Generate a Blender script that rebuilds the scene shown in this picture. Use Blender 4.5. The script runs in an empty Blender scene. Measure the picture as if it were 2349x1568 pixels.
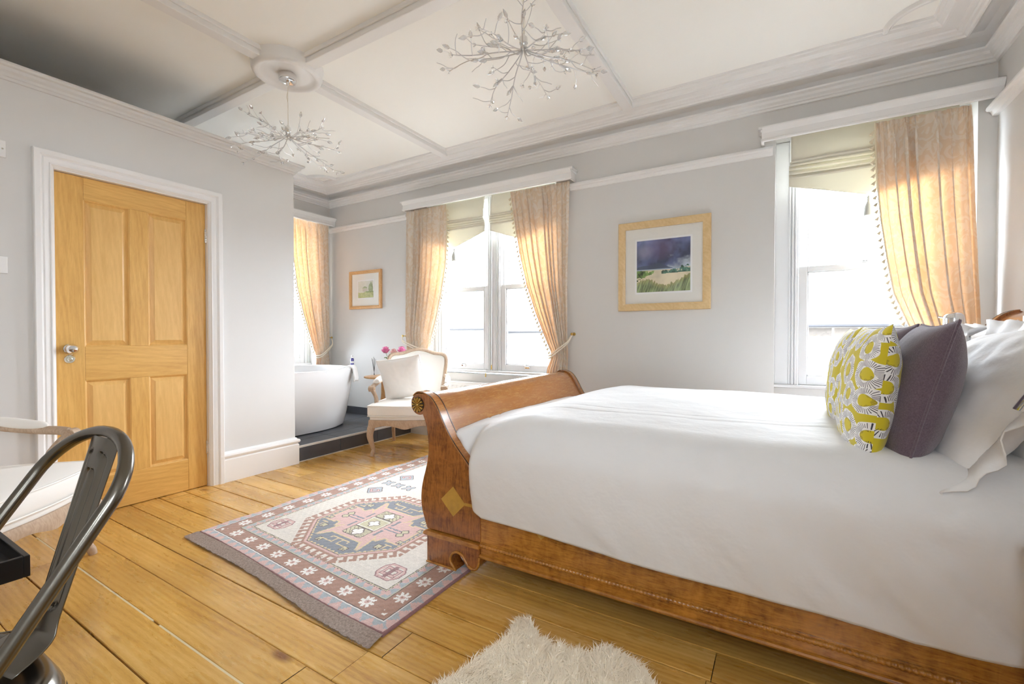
import bpy, math, random
import numpy as np
from mathutils import Vector, Matrix, noise as mnoise
random.seed(7); RNG = np.random.RandomState(11)
SC = bpy.context.scene; COL = SC.collection
PI = math.pi
def R(d): return math.radians(d)
def lerp(a, b, t): return a + (b - a) * t
def smooth(t):
    t = max(0.0, min(1.0, t)); return t * t * (3 - 2 * t)
def interp(pts, x):
    """piecewise smooth interpolation through sorted (x, y)"""
    if x <= pts[0][0]: return pts[0][1]
    for (x0, y0), (x1, y1) in zip(pts, pts[1:]):
        if x <= x1: return lerp(y0, y1, (x - x0) / (x1 - x0))
    return pts[-1][1]
def catmull(P, n=8, closed=False):
    P = [Vector(p) for p in P]; out = []; N = len(P)
    segs = N if closed else N - 1
    for i in range(segs):
        if closed: a, b, c, d = P[(i-1) % N], P[i], P[(i+1) % N], P[(i+2) % N]
        else: a, b, c, d = P[max(i-1, 0)], P[i], P[i+1], P[min(i+2, N-1)]
        for k in range(n):
            t = k / n
            out.append(0.5 * ((2*b) + (c-a)*t + (2*a-5*b+4*c-d)*t*t + (3*b-a-3*c+d)*t**3))
    if not closed: out.append(P[-1])
    return out

# ------------------------------------------------------------------ materials
def nodes_of(name):
    m = bpy.data.materials.new(name); m.use_nodes = True
    nt = m.node_tree; b = nt.nodes['Principled BSDF']
    return m, nt, b
def N(nt, t, **kw):
    n = nt.nodes.new(t)
    for k, v in kw.items():
        if k.startswith('i_'): n.inputs[k[2:].replace('_', ' ')].default_value = v
        else: setattr(n, k, v)
    return n
def L(nt, a, b): nt.links.new(a, b)
def setp(b, col=None, rough=None, metal=None, coat=None, sheen=None, spec=None, trans=None, ior=None):
    if col is not None: b.inputs['Base Color'].default_value = (*col, 1)
    if rough is not None: b.inputs['Roughness'].default_value = rough
    if metal is not None: b.inputs['Metallic'].default_value = metal
    if coat is not None:
        b.inputs['Coat Weight'].default_value = coat; b.inputs['Coat Roughness'].default_value = 0.12
    if sheen is not None: b.inputs['Sheen Weight'].default_value = sheen
    if spec is not None: b.inputs['Specular IOR Level'].default_value = spec
    if trans is not None: b.inputs['Transmission Weight'].default_value = trans
    if ior is not None: b.inputs['IOR'].default_value = ior
def ramp(nt, fac, stops):
    r = N(nt, 'ShaderNodeValToRGB'); el = r.color_ramp.elements
    while len(el) < len(stops): el.new(0.5)
    for e, (p, c) in zip(el, stops): e.position = p; e.color = (*c, 1)
    L(nt, fac, r.inputs[0]); return r.outputs[0]
def coords(nt, scale=(1, 1, 1), rot=(0, 0, 0), kind='Object'):
    tc = N(nt, 'ShaderNodeTexCoord'); mp = N(nt, 'ShaderNodeMapping')
    mp.inputs['Scale'].default_value = scale; mp.inputs['Rotation'].default_value = rot
    L(nt, tc.outputs[kind], mp.inputs[0]); return mp.outputs[0]
def noise(nt, vec, scale, detail=4, rough=0.55, dist=0.0):
    n = N(nt, 'ShaderNodeTexNoise'); n.inputs['Scale'].default_value = scale
    n.inputs['Detail'].default_value = detail; n.inputs['Roughness'].default_value = rough
    n.inputs['Distortion'].default_value = dist
    if vec is not None: L(nt, vec, n.inputs['Vector'])
    return n.outputs['Fac']
def bump(nt, b, h, strength=0.2, dist=0.01):
    bp = N(nt, 'ShaderNodeBump'); bp.inputs['Strength'].default_value = strength; bp.inputs['Distance'].default_value = dist
    L(nt, h, bp.inputs['Height']); L(nt, bp.outputs[0], b.inputs['Normal'])
def mixc(nt, fac, a, b, mode='MIX'):
    m = N(nt, 'ShaderNodeMix', data_type='RGBA', blend_type=mode)
    for s, v in ((m.inputs[0], fac), (m.inputs[6], a), (m.inputs[7], b)):
        if isinstance(v, tuple): s.default_value = (*v, 1)
        elif isinstance(v, (int, float)): s.default_value = v
        else: L(nt, v, s)
    return m.outputs[2]
def math_(nt, op, a, b=None):
    m = N(nt, 'ShaderNodeMath', operation=op)
    for s, v in zip(m.inputs, (a, b)):
        if v is None: continue
        if isinstance(v, (int, float)): s.default_value = v
        else: L(nt, v, s)
    return m.outputs[0]
def M_plain(name, col, rough=0.5, bumps=None, var=0.0, vscale=3.0, **kw):
    m, nt, b = nodes_of(name); setp(b, col, rough, **kw)
    if var:
        f = noise(nt, coords(nt), vscale, 5)
        c = ramp(nt, f, [(0.3, tuple(x*(1-var) for x in col)), (0.7, tuple(min(1, x*(1+var)) for x in col))])
        L(nt, c, b.inputs['Base Color'])
    if bumps:
        sc, st, di = bumps
        bump(nt, b, noise(nt, coords(nt), sc, 4), st, di)
    return m
def M_wood(name, light, dark, scale=(1, 1, 1), rough=0.35, coat=0.3, ring=14.0, fine=1.0, contrast=(0.3, 0.72), var=None, wave=0.10):
    """scale: small along the grain"""
    m, nt, b = nodes_of(name); setp(b, light, rough, coat=coat)
    v = coords(nt, scale)
    w = N(nt, 'ShaderNodeTexWave', wave_type='BANDS', bands_direction='DIAGONAL')
    w.inputs['Scale'].default_value = ring; w.inputs['Distortion'].default_value = 9.0
    w.inputs['Detail'].default_value = 3.0; w.inputs['Detail Scale'].default_value = 1.2
    L(nt, v, w.inputs['Vector'])
    f2 = noise(nt, v, 30, 6, 0.7, 0.6)
    f3 = noise(nt, v, 3.5, 3, 0.5, 1.0)
    s = math_(nt, 'ADD', math_(nt, 'MULTIPLY', w.outputs['Fac'], wave), math_(nt, 'MULTIPLY', f2, 0.40 * fine))
    s = math_(nt, 'ADD', s, math_(nt, 'MULTIPLY', f3, 0.60 - wave))
    mid = tuple((a + c) / 2 for a, c in zip(light, dark))
    c = ramp(nt, s, [(contrast[0], dark), ((contrast[0] + contrast[1]) / 2, mid), (contrast[1], light)])
    L(nt, c, b.inputs['Base Color'])
    bump(nt, b, s, 0.05, 0.004)
    return m
def M_attr(name, rough=0.8, sheen=0.0, bumpy=0.0, bscale=300, attr='Col', detail=0.0, coat=None, spec=None):
    m, nt, b = nodes_of(name); setp(b, (.8, .8, .8), rough, sheen=sheen, coat=coat, spec=spec)
    a = N(nt, 'ShaderNodeAttribute', attribute_name=attr)
    c = a.outputs['Color']
    if detail:
        f = noise(nt, coords(nt), bscale, 3)
        c = mixc(nt, detail, c, ramp(nt, f, [(0.3, (.25, .25, .25)), (0.7, (.75, .75, .75))]), 'OVERLAY')
    L(nt, c, b.inputs['Base Color'])
    if bumpy: bump(nt, b, noise(nt, coords(nt), bscale, 3), bumpy, 0.004)
    return m
MAT = {}
MAT['wall'] = M_plain('wall_paint', (0.655, 0.645, 0.625), 0.62, bumps=(160, 0.04, 0.003))
MAT['trim'] = M_plain('trim_paint', (0.80, 0.79, 0.775), 0.38)
MAT['ceil'] = M_plain('ceiling_paint', (0.91, 0.905, 0.865), 0.7, bumps=(60, 0.05, 0.004))
MAT['white'] = M_plain('gloss_white', (0.83, 0.83, 0.82), 0.32)
MAT['sash'] = M_plain('sash_paint', (0.66, 0.66, 0.665), 0.35)
MAT['tub'] = M_plain('tub_acrylic', (0.85, 0.85, 0.85), 0.13, coat=0.4)
MAT['tile'] = M_plain('slate_tile', (0.075, 0.078, 0.088), 0.42, var=0.15, vscale=5)
MAT['grout'] = M_plain('grout', (0.62, 0.60, 0.57), 0.8)
MAT['chrome'] = M_plain('chrome', (0.80, 0.80, 0.80), 0.08, metal=1.0)
MAT['silver'] = M_plain('silver_wire', (0.66, 0.66, 0.66), 0.38, metal=1.0)
MAT['steel'] = M_plain('gunmetal', (0.17, 0.155, 0.13), 0.25, metal=1.0, var=0.08, vscale=5)
MAT['brass'] = M_plain('brass', (0.55, 0.36, 0.10), 0.35, metal=1.0)
MAT['gilt'] = M_plain('gilt', (0.50, 0.34, 0.14), 0.45, metal=0.6, var=0.3, vscale=30)
MAT['black'] = M_plain('black_wood', (0.006, 0.005, 0.005), 0.35, spec=0.25)
MAT['grey_pad'] = M_plain('grey_pad', (0.085, 0.085, 0.09), 0.5, spec=0.3)
MAT['linen'] = M_plain('cream_linen', (0.80, 0.765, 0.71), 0.9, bumps=(420, 0.12, 0.002), sheen=0.2)
MAT['white_linen'] = M_plain('white_linen', (0.87, 0.85, 0.82), 0.9, bumps=(320, 0.10, 0.002), sheen=0.2)
MAT['duvet'] = M_plain('cotton_sateen', (0.74, 0.735, 0.73), 0.7, bumps=(7, 0.22, 0.03), sheen=0.15)
MAT['pillowcase'] = M_plain('pillow_cotton', (0.81, 0.80, 0.79), 0.7, bumps=(14, 0.18, 0.015), sheen=0.15)
MAT['purple'] = M_plain('purple_weave', (0.135, 0.095, 0.125), 0.9, bumps=(380, 0.55, 0.004), var=0.28, vscale=260, sheen=0.35)
MAT['towel'] = M_plain('towel', (0.86, 0.86, 0.85), 0.95, bumps=(260, 0.5, 0.004))
MAT['fleece'] = M_plain('fleece', (0.94, 0.85, 0.69), 0.9, sheen=0.3)
MAT['skin'] = M_plain('fleece_base', (0.75, 0.65, 0.50), 0.95)
MAT['cord'] = M_plain('cord', (0.80, 0.74, 0.62), 0.85)
MAT['tassel'] = M_plain('tassel_thread', (0.75, 0.66, 0.49), 0.9)
MAT['tassel_grey'] = M_plain('pale_tassel', (0.48, 0.48, 0.44), 0.9)
MAT['dark'] = M_plain('dark_gap', (0.02, 0.012, 0.006), 0.9)
MAT['cream_fill'] = M_plain('cream_filler', (0.72, 0.62, 0.40), 0.6)
MAT['frame_maple'] = M_wood('maple_frame', (0.74, 0.55, 0.30), (0.60, 0.41, 0.19), (3, 3, 3), 0.4, 0.1, 5)
MAT['frame_pine'] = M_wood('pine_frame', (0.72, 0.44, 0.20), (0.56, 0.30, 0.11), (3, 3, 3), 0.4, 0.1, 5)
MAT['bleached'] = M_wood('bleached_oak', (0.58, 0.44, 0.32), (0.36, 0.25, 0.165), (4, 4, 1.5), 0.55, 0.0, 10)
MAT['mat_board'] = M_plain('mat_board', (0.80, 0.785, 0.735), 0.85)
MAT['mat_white'] = M_plain('mat_white', (0.86, 0.86, 0.855), 0.85)
MAT['rose'] = M_plain('rose_petal', (0.85, 0.22, 0.45), 0.6, var=0.3, vscale=40)
MAT['rose_pale'] = M_plain('rose_pale', (0.86, 0.52, 0.50), 0.6, var=0.2, vscale=40)
MAT['leaf'] = M_plain('leaf', (0.10, 0.22, 0.05), 0.5)
MAT['reed'] = M_plain('reed', (0.05, 0.045, 0.04), 0.7)
MAT['label_blue'] = M_plain('label_blue', (0.10, 0.09, 0.32), 0.4)
MAT['switch'] = M_plain('switch_plastic', (0.80, 0.79, 0.77), 0.3)
# bed veneer: mahogany with ripple figure across the grain
def M_mahogany(name, gscale, light=(0.30, 0.105, 0.018), dark=(0.115, 0.030, 0.006), figure=0.5, rough=0.24):
    m, nt, b = nodes_of(name); setp(b, light, rough, coat=0.5)
    v = coords(nt, gscale)
    f = noise(nt, v, 9, 6, 0.65, 1.4)
    fine = noise(nt, v, 55, 5, 0.7, 0.3)
    vf = coords(nt, tuple({True: 1.3, False: 0.55}[s < 1.5] * 6 for s in gscale))
    fig = noise(nt, vf, 3.2, 3, 0.6, 0.8)
    s = math_(nt, 'ADD', math_(nt, 'MULTIPLY', f, 0.55), math_(nt, 'MULTIPLY', fine, 0.28))
    s = math_(nt, 'ADD', s, math_(nt, 'MULTIPLY', fig, 0.42 * figure))
    c = ramp(nt, s, [(0.45, dark), (0.58, tuple((a*1.15 + d*.85) / 2 for a, d in zip(light, dark))), (0.72, light)])
    L(nt, c, b.inputs['Base Color'])
    return m
MAT['mahog_x'] = M_mahogany('mahogany_rail', (1, 8, 8), (0.52, 0.225, 0.034), (0.18, 0.054, 0.009), 0.9)
MAT['mahog_y'] = M_mahogany('mahogany_roll', (8, 1, 8), (0.58, 0.28, 0.075), (0.36, 0.135, 0.028), 0.25, 0.2)
MAT['mahog_z'] = M_mahogany('mahogany_post', (8, 8, 1.2), (0.42, 0.155, 0.031), (0.14, 0.036, 0.008), 0.7)
MAT['inlay'] = M_plain('satinwood_inlay', (0.47, 0.265, 0.045), 0.35, var=0.15, vscale=30)
MAT['ebony'] = M_plain('ebony_line', (0.018, 0.008, 0.004), 0.3)
# oak door
MAT['oak_z'] = M_wood('oak_upright', (0.74, 0.44, 0.125), (0.55, 0.285, 0.060), (5.5, 5.5, 0.55), 0.42, 0.15, 4.0, 1.2, (0.30, 0.70))
MAT['oak_y'] = M_wood('oak_crosswise', (0.74, 0.44, 0.125), (0.55, 0.285, 0.060), (5.5, 0.55, 5.5), 0.42, 0.15, 4.0, 1.2, (0.30, 0.70))
MAT['oak_panel'] = M_wood('oak_panel', (0.77, 0.48, 0.165), (0.63, 0.36, 0.10), (4.5, 4.5, 0.6), 0.42, 0.15, 4.0, 1.1, (0.30, 0.70))
# floor boards
def M_floor():
    m, nt, b = nodes_of('pine_boards'); setp(b, (.5, .25, .06), 0.3, coat=0.25)
    a = N(nt, 'ShaderNodeAttribute', attribute_name='rnd')
    tc = N(nt, 'ShaderNodeTexCoord')
    off = N(nt, 'ShaderNodeVectorMath', operation='MULTIPLY_ADD')
    L(nt, a.outputs['Color'], off.inputs[0]); off.inputs[1].default_value = (37, 11, 5); L(nt, tc.outputs['Object'], off.inputs[2])
    mp = N(nt, 'ShaderNodeMapping'); mp.inputs['Scale'].default_value = (1.0, 9.0, 1); L(nt, off.outputs[0], mp.inputs[0])
    w = N(nt, 'ShaderNodeTexWave', bands_direction='Y'); w.inputs['Scale'].default_value = 1.6
    w.inputs['Distortion'].default_value = 7; w.inputs['Detail'].default_value = 3; w.inputs['Detail Scale'].default_value = 0.7
    L(nt, mp.outputs[0], w.inputs['Vector'])
    fine = noise(nt, mp.outputs[0], 22, 6, 0.7, 0.5)
    big = noise(nt, mp.outputs[0], 1.4, 3, 0.5, 0.6)
    s = math_(nt, 'ADD', math_(nt, 'MULTIPLY', w.outputs['Fac'], 0.10), math_(nt, 'MULTIPLY', fine, 0.42))
    s = math_(nt, 'ADD', s, math_(nt, 'MULTIPLY', big, 0.50))
    c = ramp(nt, s, [(0.30, (0.42, 0.205, 0.034)), (0.50, (0.62, 0.355, 0.078)), (0.70, (0.74, 0.48, 0.16))])
    # knots
    vo = N(nt, 'ShaderNodeTexVoronoi'); vo.inputs['Scale'].default_value = 1.6
    mp2 = N(nt, 'ShaderNodeMapping'); mp2.inputs['Scale'].default_value = (1.0, 2.6, 1); L(nt, off.outputs[0], mp2.inputs[0]); L(nt, mp2.outputs[0], vo.inputs['Vector'])
    k = ramp(nt, vo.outputs['Distance'], [(0.03, (1, 1, 1)), (0.10, (0, 0, 0))])
    c = mixc(nt, k, c, (0.22, 0.085, 0.016))
    # per-board tone
    sep = N(nt, 'ShaderNodeSeparateColor'); L(nt, a.outputs['Color'], sep.inputs[0])
    tone = ramp(nt, sep.outputs[0], [(0, (0.80, 0.76, 0.70)), (1, (1.12, 1.12, 1.15))])
    c = mixc(nt, 1.0, c, tone, 'MULTIPLY')
    # pale worn scuffs and dark stains
    worn = noise(nt, coords(nt, (1.0, 5.0, 1)), 3.2, 5, 0.62, 0.3)
    wf = ramp(nt, worn, [(0.62, (0, 0, 0)), (0.80, (0.40, 0.40, 0.40))])
    c = mixc(nt, wf, c, (0.74, 0.58, 0.36))
    st = noise(nt, coords(nt, (1.0, 2.0, 1)), 1.9, 2, 0.5, 0.2)
    sf = ramp(nt, st, [(0.48, (0, 0, 0)), (0.90, (0.55, 0.55, 0.55))])
    c = mixc(nt, sf, c, (0.27, 0.125, 0.025))
    L(nt, c, b.inputs['Base Color'])
    rr = ramp(nt, worn, [(0.35, (0.22, 0.22, 0.22)), (0.7, (0.42, 0.42, 0.42))]); L(nt, rr, b.inputs['Roughness'])
    bump(nt, b, s, 0.10, 0.004)
    return m
MAT['floor'] = M_floor()
# thin cloth that lets daylight through
def M_cloth(name, col, trans_col, fac, pattern=None, rough=0.85):
    m, nt, b = nodes_of(name); setp(b, col, rough, sheen=0.2)
    t = N(nt, 'ShaderNodeBsdfTranslucent'); mx = N(nt, 'ShaderNodeMixShader'); mx.inputs[0].default_value = fac
    out = nt.nodes['Material Output']
    t.inputs[0].default_value = (*trans_col, 1)
    if pattern:
        v = coords(nt, (1, 1, 0.7))
        n1 = N(nt, 'ShaderNodeTexNoise'); n1.inputs['Scale'].default_value = 13; n1.inputs['Detail'].default_value = 1.5; n1.inputs['Distortion'].default_value = 3.2
        L(nt, v, n1.inputs['Vector'])
        f = ramp(nt, n1.outputs['Fac'], [(0.47, (0, 0, 0)), (0.53, (1, 1, 1))])
        c = mixc(nt, f, col, pattern); L(nt, c, b.inputs['Base Color'])
    L(nt, b.outputs[0], mx.inputs[1]); L(nt, t.outputs[0], mx.inputs[2]); L(nt, mx.outputs[0], out.inputs[0])
    return m
MAT['curtain'] = M_cloth('damask_curtain', (0.72, 0.62, 0.485), (0.95, 0.48, 0.20), 0.14, (0.76, 0.71, 0.62))
MAT['blind'] = M_cloth('blind_cotton', (0.78, 0.75, 0.64), (0.85, 0.82, 0.70), 0.16)
def M_glass(name, refl=0.06):
    m, nt, b = nodes_of(name); out = nt.nodes['Material Output']
    t = N(nt, 'ShaderNodeBsdfTransparent'); g = N(nt, 'ShaderNodeBsdfGlossy'); g.inputs['Roughness'].default_value = 0.02
    lw = N(nt, 'ShaderNodeLayerWeight'); lw.inputs[0].default_value = 0.5
    fr = math_(nt, 'ADD', math_(nt, 'MULTIPLY', math_(nt, 'POWER', lw.outputs['Facing'], 5.0), 0.9), 0.022)
    mx = N(nt, 'ShaderNodeMixShader'); L(nt, fr, mx.inputs[0]); L(nt, t.outputs[0], mx.inputs[1]); L(nt, g.outputs[0], mx.inputs[2])
    L(nt, mx.outputs[0], out.inputs[0]); return m
MAT['glass'] = M_glass('window_glass')
def M_crystal():
    m, nt, b = nodes_of('crystal'); out = nt.nodes['Material Output']
    t = N(nt, 'ShaderNodeBsdfTransparent'); t.inputs[0].default_value = (0.97, 0.97, 0.97, 1)
    g = N(nt, 'ShaderNodeBsdfGlossy'); g.inputs['Roughness'].default_value = 0.05
    mx = N(nt, 'ShaderNodeMixShader'); mx.inputs[0].default_value = 0.30
    d_ = N(nt, 'ShaderNodeBsdfDiffuse'); d_.inputs[0].default_value = (.9, .9, .9, 1); m2 = N(nt, 'ShaderNodeMixShader'); m2.inputs[0].default_value = .28
    L(nt, t.outputs[0], mx.inputs[1]); L(nt, g.outputs[0], mx.inputs[2]); L(nt, mx.outputs[0], m2.inputs[1]); L(nt, d_.outputs[0], m2.inputs[2]); L(nt, m2.outputs[0], out.inputs[0]); return m
MAT['crystal'] = M_crystal()
MAT['rug'] = M_attr('rug_wool', 0.95, 0.3, 0.35, 420, detail=0.35)
MAT['fringe'] = M_plain('rug_end_weave', (0.32, 0.25, 0.21), 0.95, bumps=(300, 0.6, 0.004), var=0.3, vscale=120)
def M_dandelion():
    m, nt, b = nodes_of('printed_cotton'); setp(b, (.8, .8, .8), .85, sheen=.2)
    a = N(nt, 'ShaderNodeAttribute', attribute_name='head'); s = N(nt, 'ShaderNodeSeparateXYZ'); L(nt, a.outputs['Vector'], s.inputs[0])
    x, y, ph = s.outputs
    d = math_(nt, 'SQRT', math_(nt, 'ADD', math_(nt, 'MULTIPLY', x, x), math_(nt, 'MULTIPLY', y, y))); an = math_(nt, 'ARCTAN2', y, x)
    def wav(k, pk, amp): return math_(nt, 'MULTIPLY', math_(nt, 'SINE', math_(nt, 'ADD', math_(nt, 'MULTIPLY', an, k), math_(nt, 'MULTIPLY', ph, pk))), amp)
    lt = lambda a_, b_: math_(nt, 'LESS_THAN', a_, b_)
    gt = lambda a_, b_: math_(nt, 'GREATER_THAN', a_, b_)
    def AND(*q):
        r = q[0]
        for z in q[1:]: r = math_(nt, 'MULTIPLY', r, z)
        return r
    disc = lt(d, math_(nt, 'ADD', wav(7.0, 1.0, .03), math_(nt, 'ADD', wav(3.0, 2.0, .03), .97)))
    rays = math_(nt, 'ADD', wav(44.0, 5.0, 1.0), wav(5.0, 3.0, .15))
    line = AND(disc, gt(rays, math_(nt, 'SUBTRACT', 1.12, math_(nt, 'DIVIDE', .42, math_(nt, 'MAXIMUM', d, .2)))), gt(d, math_(nt, 'ADD', wav(5.0, 1.0, .07), .50)), lt(d, math_(nt, 'ADD', wav(11.0, 2.0, .06), .90)))
    core = lt(d, math_(nt, 'ADD', wav(3.0, 1.0, .02), .44))
    stub = AND(core, gt(d, math_(nt, 'ADD', wav(6.0, 1.0, .05), .35)), gt(wav(44.0, 5.0, 1.0), .25), gt(wav(1.0, 1.0, 1.0), -.1))
    c = mixc(nt, disc, (0.58, 0.475, 0.014), (.83, .82, .81)); c = mixc(nt, line, c, (.05, .045, .055)); c = mixc(nt, core, c, (.61, .495, .012)); c = mixc(nt, stub, c, (.13, .10, .02))
    L(nt, c, b.inputs['Base Color']); bump(nt, b, noise(nt, coords(nt), 420, 2), .08, .002)
    return m
MAT['print_cotton'] = M_dandelion()
MAT['print_paper'] = M_attr('printed_paper', 0.6)
# exterior
def M_stone(name, c1, c2, mortar, bw, bh):
    m, nt, b = nodes_of(name); setp(b, c1, 0.9)
    br = N(nt, 'ShaderNodeTexBrick'); br.inputs['Scale'].default_value = 1.0
    br.inputs['Brick Width'].default_value = bw; br.inputs['Row Height'].default_value = bh; br.inputs['Mortar Size'].default_value = 0.02
    br.inputs['Color1'].default_value = (*c1, 1); br.inputs['Color2'].default_value = (*c2, 1); br.inputs['Mortar'].default_value = (*mortar, 1)
    v = coords(nt, (1, 1, 1), (R(90), 0, 0)); L(nt, v, br.inputs['Vector'])
    f = noise(nt, coords(nt), 14, 5); c = mixc(nt, 0.5, br.outputs['Color'], ramp(nt, f, [(0.3, (.3, .3, .3)), (0.7, (.75, .75, .75))]), 'OVERLAY')
    L(nt, c, b.inputs['Base Color']); return m
MAT['stone'] = M_stone('sandstone_blocks', (0.075, 0.062, 0.050), (0.045, 0.038, 0.032), (0.15, 0.14, 0.125), 0.42, 0.21)
MAT['slate'] = M_stone('slate_roof', (0.125, 0.125, 0.128), (0.115, 0.115, 0.12), (0.085, 0.085, 0.09), 0.30, 0.17)
MAT['render'] = M_plain('pale_render', (0.17, 0.165, 0.16), 0.9, var=0.12, vscale=3)
MAT['brick'] = M_stone('brickwork', (0.12, 0.085, 0.07), (0.09, 0.065, 0.055), (0.16, 0.155, 0.15), 0.23, 0.08)
MAT['darkglass'] = M_plain('dark_pane', (0.07, 0.072, 0.075), 0.3)
MAT['gutter'] = M_plain('gutter', (0.015, 0.015, 0.018), 0.5)
MAT['ground'] = M_plain('pale_paving', (0.22, 0.215, 0.20), 0.9, var=0.1, vscale=2)
# ------------------------------------------------------------------ mesh building
class MB:
    def __init__(s): s.v = []; s.f = []; s.mi = []; s.cur = 0
    def add(s, verts, faces):
        o = len(s.v); s.v += [tuple(v) for v in verts]
        s.f += [tuple(i + o for i in f) for f in faces]; s.mi += [s.cur] * len(faces); return s
    def box(s, c, d, rz=0.0, rot=None):
        c = Vector(c); m = rot if rot is not None else Matrix.Rotation(rz, 3, 'Z')
        vs = [c + m @ Vector((x * d[0] / 2, y * d[1] / 2, z * d[2] / 2)) for x in (-1, 1) for y in (-1, 1) for z in (-1, 1)]
        return s.add(vs, [(0, 1, 3, 2), (4, 6, 7, 5), (0, 4, 5, 1), (2, 3, 7, 6), (0, 2, 6, 4), (1, 5, 7, 3)])
    def bx(s, x0, x1, y0, y1, z0, z1):
        return s.box(((x0+x1)/2, (y0+y1)/2, (z0+z1)/2), (abs(x1-x0), abs(y1-y0), abs(z1-z0)))
    def prism(s, poly, fn, a, b):
        """poly: 2-d outline; fn(p, t) -> 3-d; extruded between t=a and t=b"""
        n = len(poly)
        vs = [fn(p, a) for p in poly] + [fn(p, b) for p in poly]
        fs = [tuple(range(n))[::-1], tuple(range(n, 2*n))] + [(i, (i+1) % n, n + (i+1) % n, n + i) for i in range(n)]
        return s.add(vs, fs)
    def strip(s, prof, fn, ts, closed=False, caps=True):
        """profile swept: fn(p, t) for t in ts"""
        n = len(prof); vs = []; fs = []
        for t in ts: vs += [fn(p, t) for p in prof]
        for k in range(len(ts) - 1):
            for i in range(n if closed else n - 1):
                a = k*n + i; b = k*n + (i+1) % n
                fs.append((a, b, b + n, a + n))
        if closed and caps:
            fs.append(tuple(range(n))[::-1]); fs.append(tuple(range((len(ts)-1)*n, len(ts)*n)))
        return s.add(vs, fs)
    def tube(s, pts, r, n=8, caps=True, flat=1.0):
        P = [Vector(p) for p in pts]; K = len(P)
        rs = r if isinstance(r, (list, tuple)) else [r] * K
        T = [(P[min(i+1, K-1)] - P[max(i-1, 0)]).normalized() for i in range(K)]
        up = Vector((0, 0, 1)) if abs(T[0].z) < 0.9 else Vector((1, 0, 0))
        u = T[0].cross(up).normalized(); vs = []; fs = []
        for i in range(K):
            u = (u - T[i] * u.dot(T[i]))
            u = u.normalized() if u.length > 1e-8 else T[i].orthogonal().normalized()
            w = T[i].cross(u)
            for k in range(n):
                a = 2*PI*k/n; vs.append(P[i] + u*math.cos(a)*rs[i] + w*math.sin(a)*rs[i]*flat)
        for i in range(K-1):
            for k in range(n):
                a = i*n+k; b = i*n+(k+1) % n; fs.append((a, b, b+n, a+n))
        if caps: fs.append(tuple(range(n))[::-1]); fs.append(tuple(range((K-1)*n, K*n)))
        return s.add(vs, fs)
    def lathe(s, prof, c=(0, 0, 0), n=24, axis='Z', sx=1.0, sy=1.0, rot=None):
        c = Vector(c); vs = []; fs = []; K = len(prof)
        for r, z in prof:
            for k in range(n):
                a = 2*PI*k/n; p = Vector((r*math.cos(a)*sx, r*math.sin(a)*sy, z))
                if axis == 'Y': p = Vector((p.x, p.z, p.y))
                elif axis == 'X': p = Vector((p.z, p.x, p.y))
                if rot is not None: p = rot @ p
                vs.append(c + p)
        for i in range(K-1):
            for k in range(n):
                a = i*n+k; b = i*n+(k+1) % n; fs.append((a, b, b+n, a+n))
        fs.append(tuple(range(n))[::-1]); fs.append(tuple(range((K-1)*n, K*n)))
        return s.add(vs, fs)
    def grid(s, fn, us, vs_, closed_u=False):
        nu, nv = len(us), len(vs_); vs = [fn(u, v) for v in vs_ for u in us]; fs = []
        for j in range(nv-1):
            for i in range(nu if closed_u else nu-1):
                a = j*nu+i; b = j*nu+(i+1) % nu; fs.append((a, b, b+nu, a+nu))
        return s.add(vs, fs)
    def ball(s, c, r, n=12, m=8, sc=(1, 1, 1)):
        prof = [(max(1e-4, math.sin(PI*k/m)), -math.cos(PI*k/m)) for k in range(m+1)]
        c = Vector(c); vs = []; fs = []
        for rr, z in prof:
            for k in range(n):
                a = 2*PI*k/n; vs.append(c + Vector((rr*math.cos(a)*sc[0], rr*math.sin(a)*sc[1], z*sc[2]))*r)
        for i in range(m):
            for k in range(n):
                a = i*n+k; b = i*n+(k+1) % n; fs.append((a, b, b+n, a+n))
        return s.add(vs, fs)
ROOT = {}
def setl(o, label=None, cat=None, group=None, kind=None):
    if label: o['label'] = label
    if cat: o['category'] = cat
    if group: o['group'] = group
    if kind: o['kind'] = kind
    return o
def thing(name, label, cat, loc=(0, 0, 0), rz=0.0, group=None, kind=None):
    o = bpy.data.objects.new(name, None); COL.objects.link(o)
    o.location = loc; o.rotation_euler = (0, 0, rz); o.empty_display_size = 0.1
    ROOT[o.name] = (Matrix.Translation(Vector(loc)) @ Matrix.Rotation(rz, 4, 'Z')).inverted()
    return setl(o, label, cat, group, kind)
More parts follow.
